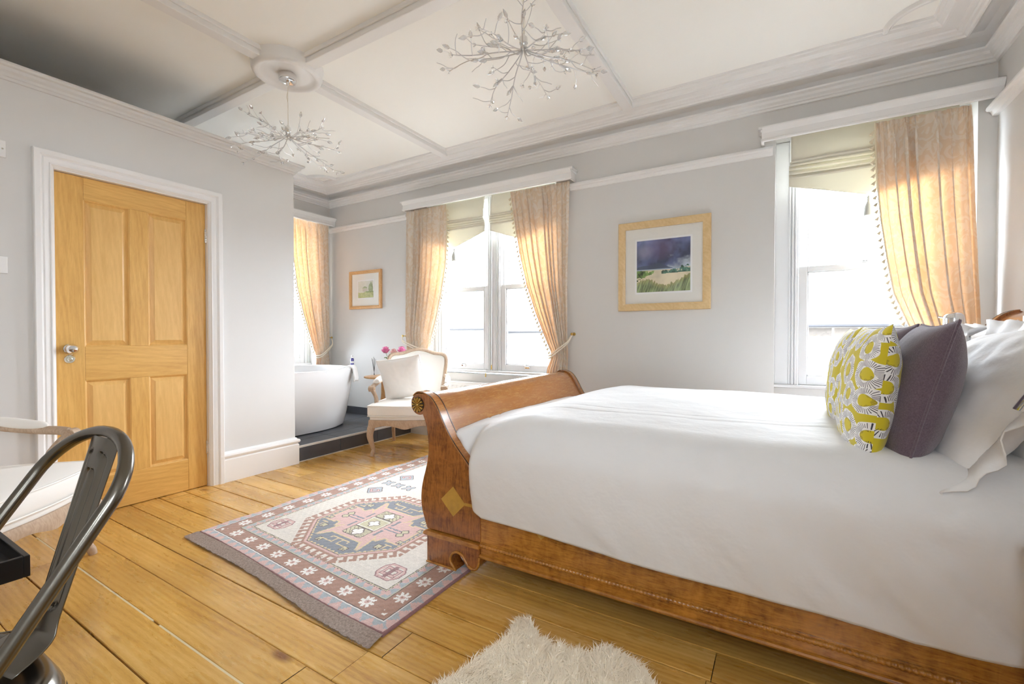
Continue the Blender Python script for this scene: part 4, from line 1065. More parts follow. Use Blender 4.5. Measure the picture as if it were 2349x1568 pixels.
# ------------------------------------------------------------------ sheepskin
def build_sheep():
    out = [(-.850, 1.020), (-.830, 1.110), (-.800, 1.200), (-.785, 1.290), (-.798, 1.385), (-.770, 1.408), (-.725, 1.375), (-.690, 1.330), (-.640, 1.322), (-.585, 1.325), (-.535, 1.335), (-.500, 1.385), (-.465, 1.400), (-.420, 1.395), (-.370, 1.375), (-.330, 1.345), (-.290, 1.280), (-.270, 1.180), (-.275, 1.060), (-.265, .92), (-.275, .78), (-.33, .66), (-.43, .59), (-.55, .57), (-.68, .60), (-.78, .68), (-.83, .80), (-.85, .92)]
    pts = [(p.x, p.y) for p in catmull([(x, y, 0) for x, y in out], 5, True)]
    cx, cy = -.56, 1.02
    root = thing('sheepskin_rug', 'fluffy cream sheepskin on the dark floorboards beside the bed', 'rug', (cx, cy, 0))
    n = len(pts); mb = MB(); rings = [1.0, .98, .9, .7, .4, .001]
    for s, z in zip(rings, (.001, .010, .016, .020, .022, .024)):
        mb.v += [(cx + (x-cx)*s, cy + (y-cy)*s, z) for x, y in pts]
    for k in range(len(rings)-1):
        for i in range(n): mb.f.append((k*n+i, k*n+(i+1) % n, (k+1)*n+(i+1) % n, (k+1)*n+i)); mb.mi.append(0)
    put('hide', mb, 'skin', root, world=True)
    # fleece: tapering curved locks
    def inside(x, y):
        c = False; j = n-1
        for i in range(n):
            xi, yi = pts[i]; xj, yj = pts[j]
            if (yi > y) != (yj > y) and x < (xj-xi)*(y-yi)/(yj-yi)+xi: c = not c
            j = i
        return c
    rr = random.Random(2); fm = MB(); cnt = 0; V = []; Fc = []
    while cnt < 30000:
        y = 1.42 - abs(rr.gauss(0, 1))*.33 if rr.random() < .8 else rr.uniform(.57, 1.42)
        x = rr.uniform(-.86, -.26)
        if not inside(x, y): continue
        cnt += 1
        a = 2.4*mnoise.noise(Vector((x*7, y*7, 0))) + PI*.55 + rr.gauss(0, .5); cl = mnoise.noise(Vector((x*34, y*34, 4)))
        ln = rr.uniform(.024, .046)*(1 + .35*cl); lie = rr.uniform(.45, 1.0)
        dx, dy = math.cos(a), math.sin(a); w = rr.uniform(.0010, .0021); px, py = -dy*w, dx*w
        h = ln*(.62 + .3*cl)
        o = len(V); bz = .016; bend = rr.gauss(0, .010)
        p1 = (x + dx*ln*.35*lie, y + dy*ln*.35*lie, bz + h*.62); p2 = (x + dx*ln*lie + bend*-dy, y + dy*ln*lie + bend*dx, bz + h*.80)
        V += [(x-px, y-py, bz), (x+px, y+py, bz), (p1[0]-px*.8, p1[1]-py*.8, p1[2]), (p1[0]+px*.8, p1[1]+py*.8, p1[2]), p2]
        Fc += [(o, o+1, o+3, o+2), (o+2, o+3, o+4)]
    fm.v = V; fm.f = Fc; fm.mi = [0]*len(Fc)
    f = put('fleece', fm, 'fleece', root, world=True); f['kind'] = 'stuff'
build_sheep()
# ------------------------------------------------------------------ french armchairs
def make_armchair(label, loc, rz):
    """local: front towards -y"""
    t = thing('armchair', label, 'armchair', loc, rz, 'bleached wood french armchairs')
    # cabriole front legs
    for s in (-1, 1):
        P = [(s*.285, -.275, .285), (s*.300, -.292, .24), (s*.306, -.300, .18), (s*.294, -.290, .11), (s*.283, -.280, .06), (s*.288, -.290, .025), (s*.290, -.297, .0)]
        r = [.030, .033, .028, .021, .017, .019, .016]
        C_ = catmull(P, 4); rs = [interp([(i/6, r[i]) for i in range(7)], k/(len(C_)-1)) for k in range(len(C_))]
        put('leg', MB().tube(C_, rs, 10), 'bleached', t)
    for s in (-1, 1):
        P = [(s*.235, .235, .32), (s*.238, .25, .22), (s*.240, .262, .12), (s*.243, .300, .0)]
        C_ = catmull(P, 4); rs = [lerp(.022, .015, k/(len(C_)-1)) for k in range(len(C_))]
        put('leg', MB().tube(C_, rs, 8), 'bleached', t)
    # seat outline (bowed front)
    def outline(off, n=10):
        fr = [(lerp(-.31, .31, k/n), -.305 - .035*math.sin(PI*k/n)) for k in range(n+1)]
        P = fr + [(.305, -.10), (.268, .20), (.245, .25), (-.245, .25), (-.268, .20), (-.305, -.10)]
        c = (0, -.03)
        return [(c[0] + (x-c[0])*(1+off/.3), c[1] + (y-c[1])*(1+off/.3)) for x, y in P]
    # shaped apron rail
    ap = MB(); O = outline(.004, 24); n = len(O)
    top = [(x, y, .318) for x, y in O]
    def lowz(i):
        if i <= 24: u = i/24; return .262 + .016*math.cos(u*2*PI*2)*-.6 + .012*abs(2*u-1)**3*-1 + .010*math.exp(-((u-.5)/.10)**2)*-1.2
        return .262
    bot = [(x*.995, y*.995, lowz(i)) for i, (x, y) in enumerate(O)]
    inn = [(x*.9, y*.9, .30) for x, y in O]
    mid = [(x*1.012, y*1.012, lerp(lowz(i), .318, .45)) for i, (x, y) in enumerate(O)]
    vs = top + mid + bot + inn; fs = []
    for k in range(3):
        for i in range(n): fs.append((k*n+i, k*n+(i+1) % n, (k+1)*n+(i+1) % n, (k+1)*n+i))
    fs.append(tuple(range(n))); ap.add(vs, fs)
    put('seat_rail', ap, 'bleached', t)
    def slab(z0, z1, off, r, crown, name, n=14):
        m = MB(); O = outline(off, n); N_ = len(O); rings = [(-r, z0), (-r*.3, z0+r*.25), (0, z0+r), (0, z1-r), (-r*.3, z1-r*.25), (-r, z1)]
        for d, z in rings:
            for x, y in O:
                q = Vector((x, y+.03, 0)); l = q.length; q = q*((l+d)/l); m.v.append((q.x, q.y-.03, z))
        for k in range(len(rings)-1):
            for i in range(N_): m.f.append((k*N_+i, k*N_+(i+1) % N_, (k+1)*N_+(i+1) % N_, (k+1)*N_+i)); m.mi.append(0)
        # crowned top
        o = len(m.v) - N_
        for s_, dz in ((.8, .45), (.5, .85), (.2, 1.0)):
            b0 = len(m.v)
            for x, y in O: m.v.append((x*s_, (y+.03)*s_-.03, z1 + crown*dz))
            for i in range(N_): m.f.append((o+i, o+(i+1) % N_, b0+(i+1) % N_, b0+i)); m.mi.append(0)
            o = b0
        m.f.append(tuple(range(o, o+N_))); m.mi.append(0)
        m.f.append(tuple(range(N_))[::-1]); m.mi.append(0)
        ob = put(name, m, 'linen', t, angle=70)
        pm = MB()
        for z in ((z0+.004, z1-.004) if name == 'seat_cushion' else (z1-.006,)):
            Q = [(x*1.0, y*1.0, z) for x, y in O]; pm.tube(Q + [Q[0]], .0045, 6)
        put('piping', pm, 'linen', ob)
    slab(.312, .348, -.004, .010, .0, 'seat_base')
    slab(.348, .442, .012, .020, .018, 'seat_cushion')
    # back: framed panel, tilted
    tilt = R(12); yb = .225
    def bk(x, h, d=0.0):   # h above seat along the back; bowed slightly
        bow = .045*(abs(x)/.28)**2
        return (x, yb + h*math.sin(tilt) - d*math.cos(tilt) - bow, .40 + h*math.cos(tilt) + d*math.sin(tilt)*0)
    half = [(.235, -.02), (.246, .10), (.262, .22), (.277, .34), (.282, .41), (.272, .450), (.245, .466), (.205, .470), (.160, .476), (.11, .492), (.06, .508), (.0, .516)]
    Pr = [(x, h) for x, h in half]; Po = Pr + [(-x, h) for x, h in Pr[::-1][1:]]
    fr = catmull([bk(x, h) for x, h in Po], 4)
    put('back_frame', MB().tube(fr, .0205, 8), 'bleached', t)
    for dd, nm in ((.014, 'backrest'), (-.014, 'back_panel')):
        m = MB(); smo = [(v.x, v.y) for v in catmull([(x, h, 0) for x, h in Po], 3)]; K = len(smo)
        for s_, bu in ((1.0, 0), (.93, .7), (.7, 1.0), (.35, 1.1), (.02, 1.12)):
            for x, h in smo: m.v.append(bk(x*s_*.955, .24 + (h-.24)*s_*.965, dd*(0.4 + bu*1.3)))
        for k in range(4):
            for i in range(K): m.f.append((k*K+i, k*K+(i+1) % K, (k+1)*K+(i+1) % K, (k+1)*K+i)); m.mi.append(0)
        ob = put(nm, m, 'linen', t)
        if dd > 0:
            q = [bk(x*.925, .24+(h-.24)*.935, .020) for x, h in smo]; put('piping', MB().tube(q, .004, 6), 'linen', ob)
    # arms
    for s in (-1, 1):
        a = thing_arm = MB()
        P = [(s*.268, .235, .655), (s*.292, .16, .645), (s*.318, .06, .615), (s*.326, -.05, .598), (s*.322, -.14, .592), (s*.318, -.185, .584)]
        C_ = catmull(P, 5); a.tube(C_, [lerp(.017, .0215, k/(len(C_)-1)) for k in range(len(C_))], 10)
        for q in range(3):
            a.lathe([(.0001, -.024), (.026-.007*q, -.024-.003*q), (.026-.007*q, .024+.003*q), (.0001, .024)], (s*.318, -.198, .574), 16, 'X')
        Pp = [(s*.318, -.185, .565), (s*.312, -.150, .53), (s*.302, -.120, .48), (s*.300, -.118, .42), (s*.298, -.120, .33)]
        C2 = catmull(Pp, 4); a.tube(C2, [interp([(0, .021), (.35, .017), (1, .021)], k/(len(C2)-1)) for k in range(len(C2))], 10)
        arm = put('arm', a, 'bleached', t)
        pd = MB(); P = [(s*.305, .135, .655), (s*.318, .07, .640), (s*.325, -.02, .624), (s*.325, -.10, .616)]
        C_ = catmull(P, 5); K = len(C_)
        pd.tube(C_, [.006 + .020*math.sin(PI*min(1, max(0, k/(K-1))))**.45 for k in range(K)], 12)
        put('arm_pad', pd, 'linen', arm)
    return t
ac1 = make_armchair('bleached wood armchair with cream seat and arched back, in front of the twin window', (-2.943, 3.128, 0), R(32))
ac2 = copy_tree(ac1, (-2.832, .404, 0), R(133), 'bleached wood armchair before the oak door, half hidden by the metal chair')
cushion('cushion', 'square white linen cushion propped on the armchair seat', 'cushion', 'white_linen', .40, .40, .125, (-3.000, 3.060, .652), 30, -17, -9, None, 'white_linen', seed=11, wr=.006, pinch=.05)
# ------------------------------------------------------------------ pressed steel chair
ch = thing('metal_chair', 'gunmetal steel bistro chair with a ribbed back splat at the lower left corner', 'chair', (-1.203, .268, 0), -1.553 + PI/2)
def L2(l, f, z): return (l, -f, z)      # local: x lateral, front = -y
sw = .186
tubeP = []
hz, rz_, H__ = .839 - .097, .097, .839
def fwd(z): return .146 + (-.284*(.839-.45) - .146)*(z-.45)/(.839-.45)
for k in range(14):
    z = lerp(.30, hz, k/13); tubeP.append(L2(lerp(.183, sw, k/13), fwd(z), z))
for k in range(1, 24):
    a = PI*k/24; z = hz + rz_*math.sin(a); tubeP.append(L2(sw*math.cos(a), fwd(z), z))
for k in range(14):
    z = lerp(hz, .30, k/13); tubeP.append(L2(-lerp(sw, .183, k/13), fwd(z), z))
put('back_tube', MB().tube(tubeP, .0125, 12), 'steel', ch)
# splat with pressed grooves
sp = MB(); NS, NT = 72, 90
def splat(u, v):
    z = lerp(.455, .832, v); w = lerp(.050, .066, v)*(1 + .0*v)
    w += .030*max(0, (.16 - v)/.16)**1.5
    f = -.284*(z-.45) + .05*max(0, (.10-v)/.10)**2
    g = 0.0
    if .17 < v < .95:
        for rad_, top_, bot_ in ((.62, .93, .19), (.26, .84, .30)):
            if bot_ <= v <= top_:
                hw = rad_*(1 - max(0, (v-(top_-.05))/.05)**2)**.5 if v > top_-.05 else rad_*(1 - max(0, ((bot_+.03)-v)/.03)**2)**.5
                g += .0062*math.exp(-((abs(u)-hw)/.10)**2)
    return (u*w, -(f) - .002 + g - .010*(1-u*u), z)
sp.grid(splat, [-1 + 2*k/NS for k in range(NS+1)], [k/NT for k in range(NT+1)])
put('splat', sp, 'steel', ch, solid=.0022)
# dished seat
st_ = MB()
def seat(u, v):
    # superellipse plan
    a = 2*PI*u; r = v
    ca, sa = math.cos(a), math.sin(a); e = .55
    x = .178*r*abs(ca)**e*(1 if ca > 0 else -1); y = .178*r*abs(sa)**e*(1 if sa > 0 else -1)
    z = .450 - .012*(1-min(1, r/.8)**2)*0 - (.010 if r < .78 else lerp(.010, 0, smooth((r-.78)/.10)))
    if r > .95: z -= (r-.95)*.35
    return (x, y - .178 + .01, z)
us = [k/64 for k in range(64)]
st_.grid(seat, us, [.001, .3, .6, .76, .80, .84, .88, .93, .96, 1.0, 1.03], True)
sk = MB(); prof = [(1.03, .425), (1.06, .40)]
put('seat', st_, 'steel', ch, solid=.002)
for sx in (-1, 1):
    for sy in (-1, 1):
        lg = MB(); x0, y0 = sx*.150, -.168 + sy*.150; x1, y1 = sx*.205, -.168 + sy*.215
        prof = [(-.026, 0), (-.012, -.010), (.012, -.010), (.026, 0), (.012, -.007), (-.012, -.007)]
        an = math.atan2(sy, sx)
        def fnl(p, tt): 
            cx_, cy_ = lerp(x0, x1, tt), lerp(y0, y1, tt); sc_ = lerp(1.25, .7, tt)
            return (cx_ - math.sin(an)*p[0]*sc_ - math.cos(an)*p[1]*sc_, cy_ + math.cos(an)*p[0]*sc_ - math.sin(an)*p[1]*sc_, lerp(.436, .0, tt))
        lg.strip(prof, fnl, [0, .5, 1.0], closed=True); put('leg', lg, 'steel', ch)
for s in (-1, 1): put('stretcher', MB().tube([(-.17, -.168 + s*.175, .30), (.17, -.168 + s*.175, .30)], .006, 6), 'steel', ch)
# ------------------------------------------------------------------ low black tray table with a grey pad
tt = thing('tray_table', 'low black wooden tray table with raised rim at the left edge', 'table', (-1.80, .10, 0))
X0, X1, Y0_, Y1__ = -.215, .215, -.30, .243
m = MB(); w = .012
m.bx(X0, X1, Y0_, Y0_+w, .450, .502); m.bx(X0, X1, Y1__-w, Y1__, .450, .502); m.bx(X0, X0+w, Y0_+w, Y1__-w, .450, .502); m.bx(X1-w, X1, Y0_+w, Y1__-w, .450, .502)
put('rim', m, 'black', tt, bevel=.0015)
put('tray_base', MB().bx(X0+w, X1-w, Y0_+w, Y1__-w, .452, .464), 'black', tt)
for sx in (0, 1):
    for sy in (0, 1):
        lx, ly = (X0+.03, X1-.085)[sx], (Y0_+.04, Y1__-.10)[sy]
        lg = MB(); sgn = (-1, 1)[sy]
        lg.prism([(-.024, .450), (.024, .450), (.014, .0), (-.014, .0)], lambda p, q: (lx + q + (1 if sx else -1)*0*(.45-p[1])*.1, ly + p[0] + sgn*(.45-p[1])*.02, p[1]), -.016, .016)
        put('leg', lg, 'black', tt, bevel=.002)
pad = MB()
prf = []
for k in range(21):
    u = k/20; prf.append((lerp(-.16, .135, u), .030*(2*u-1)**2))
poly = [(x, .15 + y) for x, y in prf] + [(.138, .155), (.135, -.20), (-.16, -.20)]
pad.prism(poly, lambda p, q: (p[0], p[1], q), .4645, .486)
o = put('pad', pad, 'grey_pad', None, bevel=.008, seg=3); o.location = (-1.765, .128, 0)
setl(o, 'grey pad with a curved edge lying in the black tray table', 'pad')
# ------------------------------------------------------------------ bathtub, towel, bottle
TX, TY = -4.10, 2.62
tub = thing('bathtub', 'white freestanding oval bathtub on the grey tiled platform', 'bathtub', (TX, TY, PZ))
def tubp(a, k): 
    ax, ay, z = k; e = .86
    ca, sa = math.cos(a), math.sin(a)
    return (ax*abs(ca)**e*(1 if ca > 0 else -1), ay*abs(sa)**e*(1 if sa > 0 else -1), z)
RZ = .592
rings = [(.32, .53, .006), (.358, .568, .010), (.366, .576, .022), (.415, .594, .15), (.462, .608, .32), (.505, .622, .47), (.535, .634, RZ-.012), (.538, .638, RZ-.004), (.532, .632, RZ), (.508, .608, RZ), (.500, .600, RZ-.006), (.47, .58, .45), (.42, .54, .22), (.33, .46, .12), (.18, .28, .10), (.002, .002, .10)]
m = MB(); m.grid(lambda u, k: tubp(u, rings[k]), [2*PI*i/64 for i in range(64)], list(range(len(rings))), True)
m.f.append(tuple(range(64))[::-1]); m.mi.append(0)
put('tub_shell', m, 'tub', tub, angle=50)
put('tub_plinth', MB().lathe([(.33, 0), (.33, .010)], (0, 0, 0), 48, 'Z', .9, 1.58), 'dark', tub)
# towel over the rim at the window end
def rimpt(a, off=0.0): p = tubp(a, (.520, .620, RZ)); q = tubp(a, (.520+off, .620+off, RZ)); return Vector((TX + q[0], TY + q[1], PZ + q[2]))
tw = MB()
def towel(u, v):
    a = lerp(R(34), R(56), u); 
    prof = [(-.16, -.045), (-.10, -.010), (-.03, .012), (.018, .012), (.034, -.004), (.042, -.05), (.050, -.10), (.046, -.135)]
    i = v*(len(prof)-1); j = min(int(i), len(prof)-2); f = i - j
    d = lerp(prof[j][0], prof[j+1][0], f); z = lerp(prof[j][1], prof[j+1][1], f)
    p = rimpt(a); cen = Vector((TX, TY, p.z)); out = (p - cen).normalized()
    q = p + out*(d + .010*math.sin(u*9 + v*3)*max(0, v-.4)) ; q.z += z + .014*math.sin(u*7)*max(0, v-.5)
    return tuple(q)
tw.grid(towel, [k/14 for k in range(15)], [k/28 for k in range(29)])
solo('towel', tw, 'towel', 'white towel folded over the bathtub rim by the window wall', 'towel', solid=.014)
bp = rimpt(R(60)); bz = bp.z + .020
bt = thing('bottle', 'small bottle with a violet blue label standing on the towel at the tub rim', 'bottle', (bp.x, bp.y, bz))
put('bottle_body', MB().lathe([(.001, 0), (.016, 0), (.017, .004), (.017, .058), (.012, .066), (.008, .068), (.001, .068)], (0, 0, 0), 16), 'label_blue', bt)
put('cap', MB().lathe([(.0105, .068), (.0105, .092), (.009, .094), (.001, .094)], (0, 0, 0), 16), 'chrome', bt)
put('label', MB().lathe([(.0173, .016), (.0173, .036)], (0, 0, 0), 16), 'mat_white', bt)
# ------------------------------------------------------------------ round side table with flowers and reed diffuser
sx_, sy_ = -3.60, 3.385
st = thing('side_table', 'small round wooden pedestal table behind the armchair on the tiled platform', 'side table', (sx_, sy_, PZ))
put('tabletop', MB().lathe([(.001, .470), (.180, .470), (.190, .474), (.192, .480), (.190, .487), (.180, .490), (.001, .490)], (0, 0, 0), 40), 'frame_pine', st)
put('pedestal', MB().lathe([(.10, 0), (.10, .012), (.06, .03), (.022, .06), (.018, .15), (.028, .22), (.020, .30), (.018, .42), (.04, .465), (.06, .470)], (0, 0, 0), 24), 'frame_pine', st)
tz = PZ + .490
va = thing('vase', 'small glass vase holding the pink roses behind the armchair back', 'vase', (sx_+.135, sy_-.01, tz))
put('vase_body', MB().lathe([(.001, 0), (.035, 0), (.040, .01), (.034, .07), (.026, .11), (.032, .135), (.029, .134), (.024, .11), (.031, .07), (.036, .012), (.001, .008)], (0, 0, 0), 20), 'glass', va)
def rose_flower(label, x, y, z, mat, s):
    t = thing('rose', label, 'flower', (sx_+.135, sy_-.01, tz + .012), 0, 'roses in the vase')
    h = Vector((x - (sx_+.135), y - (sy_-.01), z - tz - .012))
    put('stem', MB().tube(catmull([(h.x*.03, h.y*.03, .0), (h.x*.14, h.y*.14, .12), (h.x*.6, h.y*.6, h.z*.75), tuple(h)], 5), .002, 6), 'leaf', t)
    b = MB()
    for layer_, (rad, n, zz) in enumerate(((.010, 3, .012), (.018, 4, .008), (.026, 5, .0))):
        for k in range(n):
            a = 2*PI*k/n + layer_*.7
            def pf(u, v, a=a, rad=rad, zz=zz):
                aa = a + (u-.5)*2.2; r_ = rad*(.40 + .72*math.sin(v*2.1) - .10*(u-.5)**2*v)*s; return (h.x + r_*math.cos(aa), h.y + r_*math.sin(aa), h.z + (zz + .030*v**.8 - .006*(2*u-1)**2 - (.008*v**4 if rad > .02 else 0))*s)
            b.grid(pf, [k2/6 for k2 in range(7)], [k2/5 for k2 in range(6)])
    put('bloom', b, mat, t, solid=.0012)
    lf = MB(); q = h*.72
    for s_ in (-1, 1):
        lf.grid(lambda u, v: (q.x + s_*.045*u, q.y + .018*(v-.5)*math.sin(PI*u)*1.6, q.z + .018*math.sin(PI*u*.9) - .006*abs(v-.5)), [k/6 for k in range(7)], [0, .5, 1])
    put('leaf', lf, 'leaf', t)
rose_flower('deep pink rose furthest left behind the armchair back', -3.550, 3.375, .868, 'rose', 1.5)
rose_flower('pale pink rosebud between the two deep pink roses', -3.435, 3.375, .858, 'rose_pale', 1.25)
rose_flower('deep pink rose just over the crest of the armchair back', -3.322, 3.375, .872, 'rose', 1.5)
df = thing('reed_diffuser', 'reed diffuser with dark sticks behind the white cushion', 'diffuser', (sx_-.055, sy_-.07, tz))
put('bottle', MB().lathe([(.001, 0), (.028, 0), (.028, .055), (.012, .07), (.012, .09), (.001, .09)], (0, 0, 0), 16), 'glass', df)
for k, (dx, dy) in enumerate(((-.035, .01), (-.018, -.015), (-.026, .018), (.012, .01), (.02, -.01))):
    put('reed', MB().tube([(dx*-.2, dy*-.2, .01), (dx, dy, .175 + .012*(k % 3))], .0016, 5), 'reed', df)
# gilded carved stand glimpsed under the armchair
gl = thing('ornament', 'low gilded carved stand on the floor seen beneath the armchair seat', 'ornament', (-2.93, 3.50, 0))
put('gilded_base', MB().lathe([(.001, .012), (.075, .012), (.085, .020), (.082, .034), (.066, .044), (.070, .055), (.058, .066), (.030, .074), (.001, .074)], (0, 0, 0), 28), 'gilt', gl)
for k in range(3):
    a = 2*PI*k/3 + .5; put('foot', MB().ball((.068*math.cos(a), .068*math.sin(a), .011), .012, 10, 6), 'gilt', gl)
# ------------------------------------------------------------------ radiators
def radiator(label, x0, x1, y, z0, z1):
    t = thing('radiator', label, 'radiator', ((x0+x1)/2, y, 0), 0, 'white panel radiators')
    m = MB(); n = int((x1-x0)/.05)
    def pr(u, v): 
        x = lerp(x0, x1, u); f = (u*n) % 1; e = .012 if .28 < f < .72 else 0.0
        vv = min(v, 1-v); e *= 1 if vv > .07 else 0
        return (x, y - .030 - e*0 + (.010 if e else 0), lerp(z0, z1-.012, v))
    m.grid(pr, sorted([k/n for k in range(n+1)] + [(k+.26)/n for k in range(n)] + [(k+.30)/n for k in range(n)] + [(k+.70)/n for k in range(n)] + [(k+.74)/n for k in range(n)]), [0, .06, .08, .92, .94, 1])
    m.bx(x0, x1, y-.022, y-.010, z0, z1-.012)
    put('front_panel', m, 'white', t, world=True, smooth=False)
    g = MB(); g.bx(x0-.002, x1+.002, y-.034, y+.036, z1-.012, z1)
    put('top_grille', g, 'white', t, world=True, bevel=.003)
    for xx in (x0, x1): put('end_panel', MB().bx(xx-.002, xx+.002, y-.034, y+.036, z0, z1-.012), 'white', t, world=True)
    g = MB(); g.bx(x0, x1, y+.016, y+.030, z0, z1-.012); put('rear_panel', g, 'white', t, world=True)
    for xx in (x0+.04, x1-.04): put('pipe', MB().tube([(xx, y, z0), (xx, y, .0)], .008, 8), 'chrome', t, world=True)
radiator('white panel radiator under the twin window behind the armchair', -2.96, -1.86, 3.675, .14, .580)
radiator('white panel radiator under the single window behind the bed', .075, .83, 3.675, .14, .580)
# ------------------------------------------------------------------ framed pictures
def vnoise(h, w, cells, seed):
    r = np.random.RandomState(seed).rand(cells[0]+2, cells[1]+2)
    y = np.linspace(0, cells[0], h); x = np.linspace(0, cells[1], w); yi, xi = y.astype(int), x.astype(int); fy, fx = (y-yi)[:, None], (x-xi)[None, :]
    fy, fx = fy*fy*(3-2*fy), fx*fx*(3-2*fx)
    return (r[yi][:, xi]*(1-fy)*(1-fx) + r[yi+1][:, xi]*fy*(1-fx) + r[yi][:, xi+1]*(1-fy)*fx + r[yi+1][:, xi+1]*fy*fx)
def fbm2(h, w, c, seed): return sum(vnoise(h, w, (c[0]*2**k, c[1]*2**k), seed+k)*.5**k for k in range(4))/1.875
def pic(name, label, x0, x1, z0, z1, fwid, mats, art, artbox, frame_mat, depth=.03):
    t = thing(name, label, 'picture', ((x0+x1)/2, YW - depth, z0))
    y = YW - .002; F_ = MB()
    prof = [(0, 0), (0, depth*.8), (.004, depth), (fwid*.55, depth), (fwid*.8, depth*.82), (fwid, depth*.7), (fwid, 0)]
    cs = [(x0, z0, 1, 1), (x1, z0, -1, 1), (x1, z1, -1, -1), (x0, z1, 1, -1), (x0, z0, 1, 1)]
    F_.strip(prof, lambda p, k: (cs[k][0] + cs[k][2]*p[0], y - p[1], cs[k][1] + cs[k][3]*p[0]), [0, 1, 2, 3, 4])
    put('frame', F_, frame_mat, t, world=True, angle=25)
    put('mount', MB().bx(x0+fwid*.9, x1-fwid*.9, y-.010, y-.001, z0+fwid*.9, z1-fwid*.9), 'mat_board', t, world=True)
    ax0, ax1, az0, az1 = artbox
    i_ = .014
    wb = MB(); wb.bx(ax0-i_, ax1+i_, y-.0115, y-.010, az0-i_, az1+i_)
    wm = put('inner_mount', wb, 'mat_white', t, world=True)
    h, w = art.shape[:2]; m = MB()
    m.grid(lambda u, v: (lerp(ax0, ax1, u), y - .0122, lerp(az1, az0, v)), [k/w for k in range(w+1)], [k/h for k in range(h+1)])
    a = put('print', m, 'print_paper', t, world=True, smooth=False); color_attr(a.data, art.reshape(-1, 3))
    put('glazing', MB().bx(x0+fwid*.92, x1-fwid*.92, y-.0185, y-.0165, z0+fwid*.92, z1-fwid*.92), 'glass', t, world=True, smooth=False)
    return t
def storm():
    h, w = 150, 150; A = np.zeros((h, w, 3)); yy, xx = np.mgrid[0:h, 0:w]; v = yy/h; u = xx/w
    st_c = lambda n, k: np.clip((n-.5)*k+.5, 0, 1)
    n1 = st_c(fbm2(h, w, (3, 4), 3), 2.4); n2 = st_c(fbm2(h, w, (7, 5), 8), 2.0); n3 = st_c(fbm2(h, w, (20, 20), 21), 1.8)
    sky = np.array([.085, .105, .215])[None, None] * (0.55 + 1.5*n1[..., None]) + np.array([.10, .11, .13])*np.clip(n2-.55, 0, 1)[..., None]
    pur = np.clip(1.6 - np.hypot((u-.45)/.22, (v-.16)/.17), 0, 1)[..., None]; sky = sky*(1-.5*pur) + np.array([.15, .095, .19])*.5*pur
    slope = v + .38*(u-.5) ; lightm = np.clip((slope - .40 + .26*(n2-.5))*5.5, 0, 1)*np.clip((u-.28+.15*(n1-.5))*3.5, 0, 1)
    sky = sky*(1-lightm[..., None]*.85) + np.array([.56, .63, .72])*lightm[..., None]*.85*(.55+.8*n2[..., None])
    lp = np.clip(1.4 - np.hypot((u-.14)/.15, (v-.22)/.13), 0, 1)[..., None]*.5; sky = sky*(1-lp) + np.array([.38, .38, .52])*lp
    A[:] = sky
    hill = v > .56 - .10*np.exp(-((u-.42)/.17)**2) - .07*np.exp(-((u-.12)/.2)**2); hill &= u < .68
    A[hill] = (np.array([.07, .095, .16])*(.8+.5*n1[..., None]))[hill]
    sea = v > .555; A[sea] = np.array([.36, .45, .55]); A[(v > .575)] = np.array([.72, .64, .48]); A[(v > .60)] = (np.array([.76, .68, .50])*(.85+.25*n2[..., None]))[v > .60]
    g1 = (v > .575+.05*u) & (v < .76 - .40*u + .10*(n2-.5)) & (u < .42); A[g1] = (np.array([.15, .25, .07])*(.15+1.9*n3[..., None]))[g1]; A[g1 & (n3 > .86)] = (.66, .60, .40)
    g2 = (v > .63 - .12*np.clip((u-.45)/.55, 0, 1) + .06*(n3-.5)) & (v < .67 - .03*u) & (u > .47); A[g2] = (np.array([.08, .19, .14])*(.3+1.6*n3[..., None]))[g2]; A[g2 & (n3 > .78)] = (.62, .58, .44)
    top = .82 - .06*np.sin(u*7+.6) - .09*np.clip((u-.55)/.45, 0, 1) + .08*(vnoise(h, w, (4, 60), 40)-.5)
    g3 = v > top; str_ = np.take_along_axis(vnoise(h, w, (10, 70), 55), np.clip((xx + (yy-h*.8)*.35).astype(int), 0, w-1), 1)
    col = np.array([.22, .28, .12])*(.3+1.4*str_[..., None]) + np.array([.14, .16, .13])*n1[..., None]; gold = np.clip((top+.09-v)*11, 0, 1)[..., None]
    col = col*(1-.5*gold) + np.array([.50, .40, .14])*.5*gold; A[g3] = col[g3]
    return np.clip(A, 0, 1)
def cottage():
    h, w = 70, 100; yy, xx = np.mgrid[0:h, 0:w]; v = yy/h; u = xx/w; n = fbm2(h, w, (6, 8), 5); n2 = fbm2(h, w, (14, 18), 9)
    A = np.ones((h, w, 3))*np.array([.66, .66, .58])*(.9+.2*n[..., None])
    tr = (np.hypot((u-.82)/.16, (v-.45)/.40) < .9+.5*(n2-.5)) | (np.hypot((u-.45)/.2, (v-.48)/.22) < .8+.6*(n2-.5)); A[tr] = (np.array([.36, .42, .24])*(.5+.9*n2[..., None]))[tr]
    ho = (u > .28) & (u < .62) & (v > .42) & (v < .62); A[ho] = (.56, .52, .44)
    gr = v > .66+.08*(n-.5); A[gr] = (np.array([.48, .52, .24])*(.7+.6*n2[..., None]))[gr]; dk = (v > .60) & (v < .68) & (u > .5); A[dk] = (np.array([.25, .32, .14])*(.6+.8*n2[..., None]))[dk]
    return np.clip(A, 0, 1)
pic('picture_frame', 'framed stormy beach landscape with wide pale mount and maple frame', -1.138, -.451, 1.237, 1.935, .056, None, storm(), (-.992, -.593, 1.381, 1.783), 'frame_maple')
pic('picture_frame', 'small pale landscape print in a pine frame near the bathtub', -4.350, -3.832, 1.348, 1.785, .036, None, cottage(), (-4.21, -3.96, 1.475, 1.665), 'frame_pine', .028)
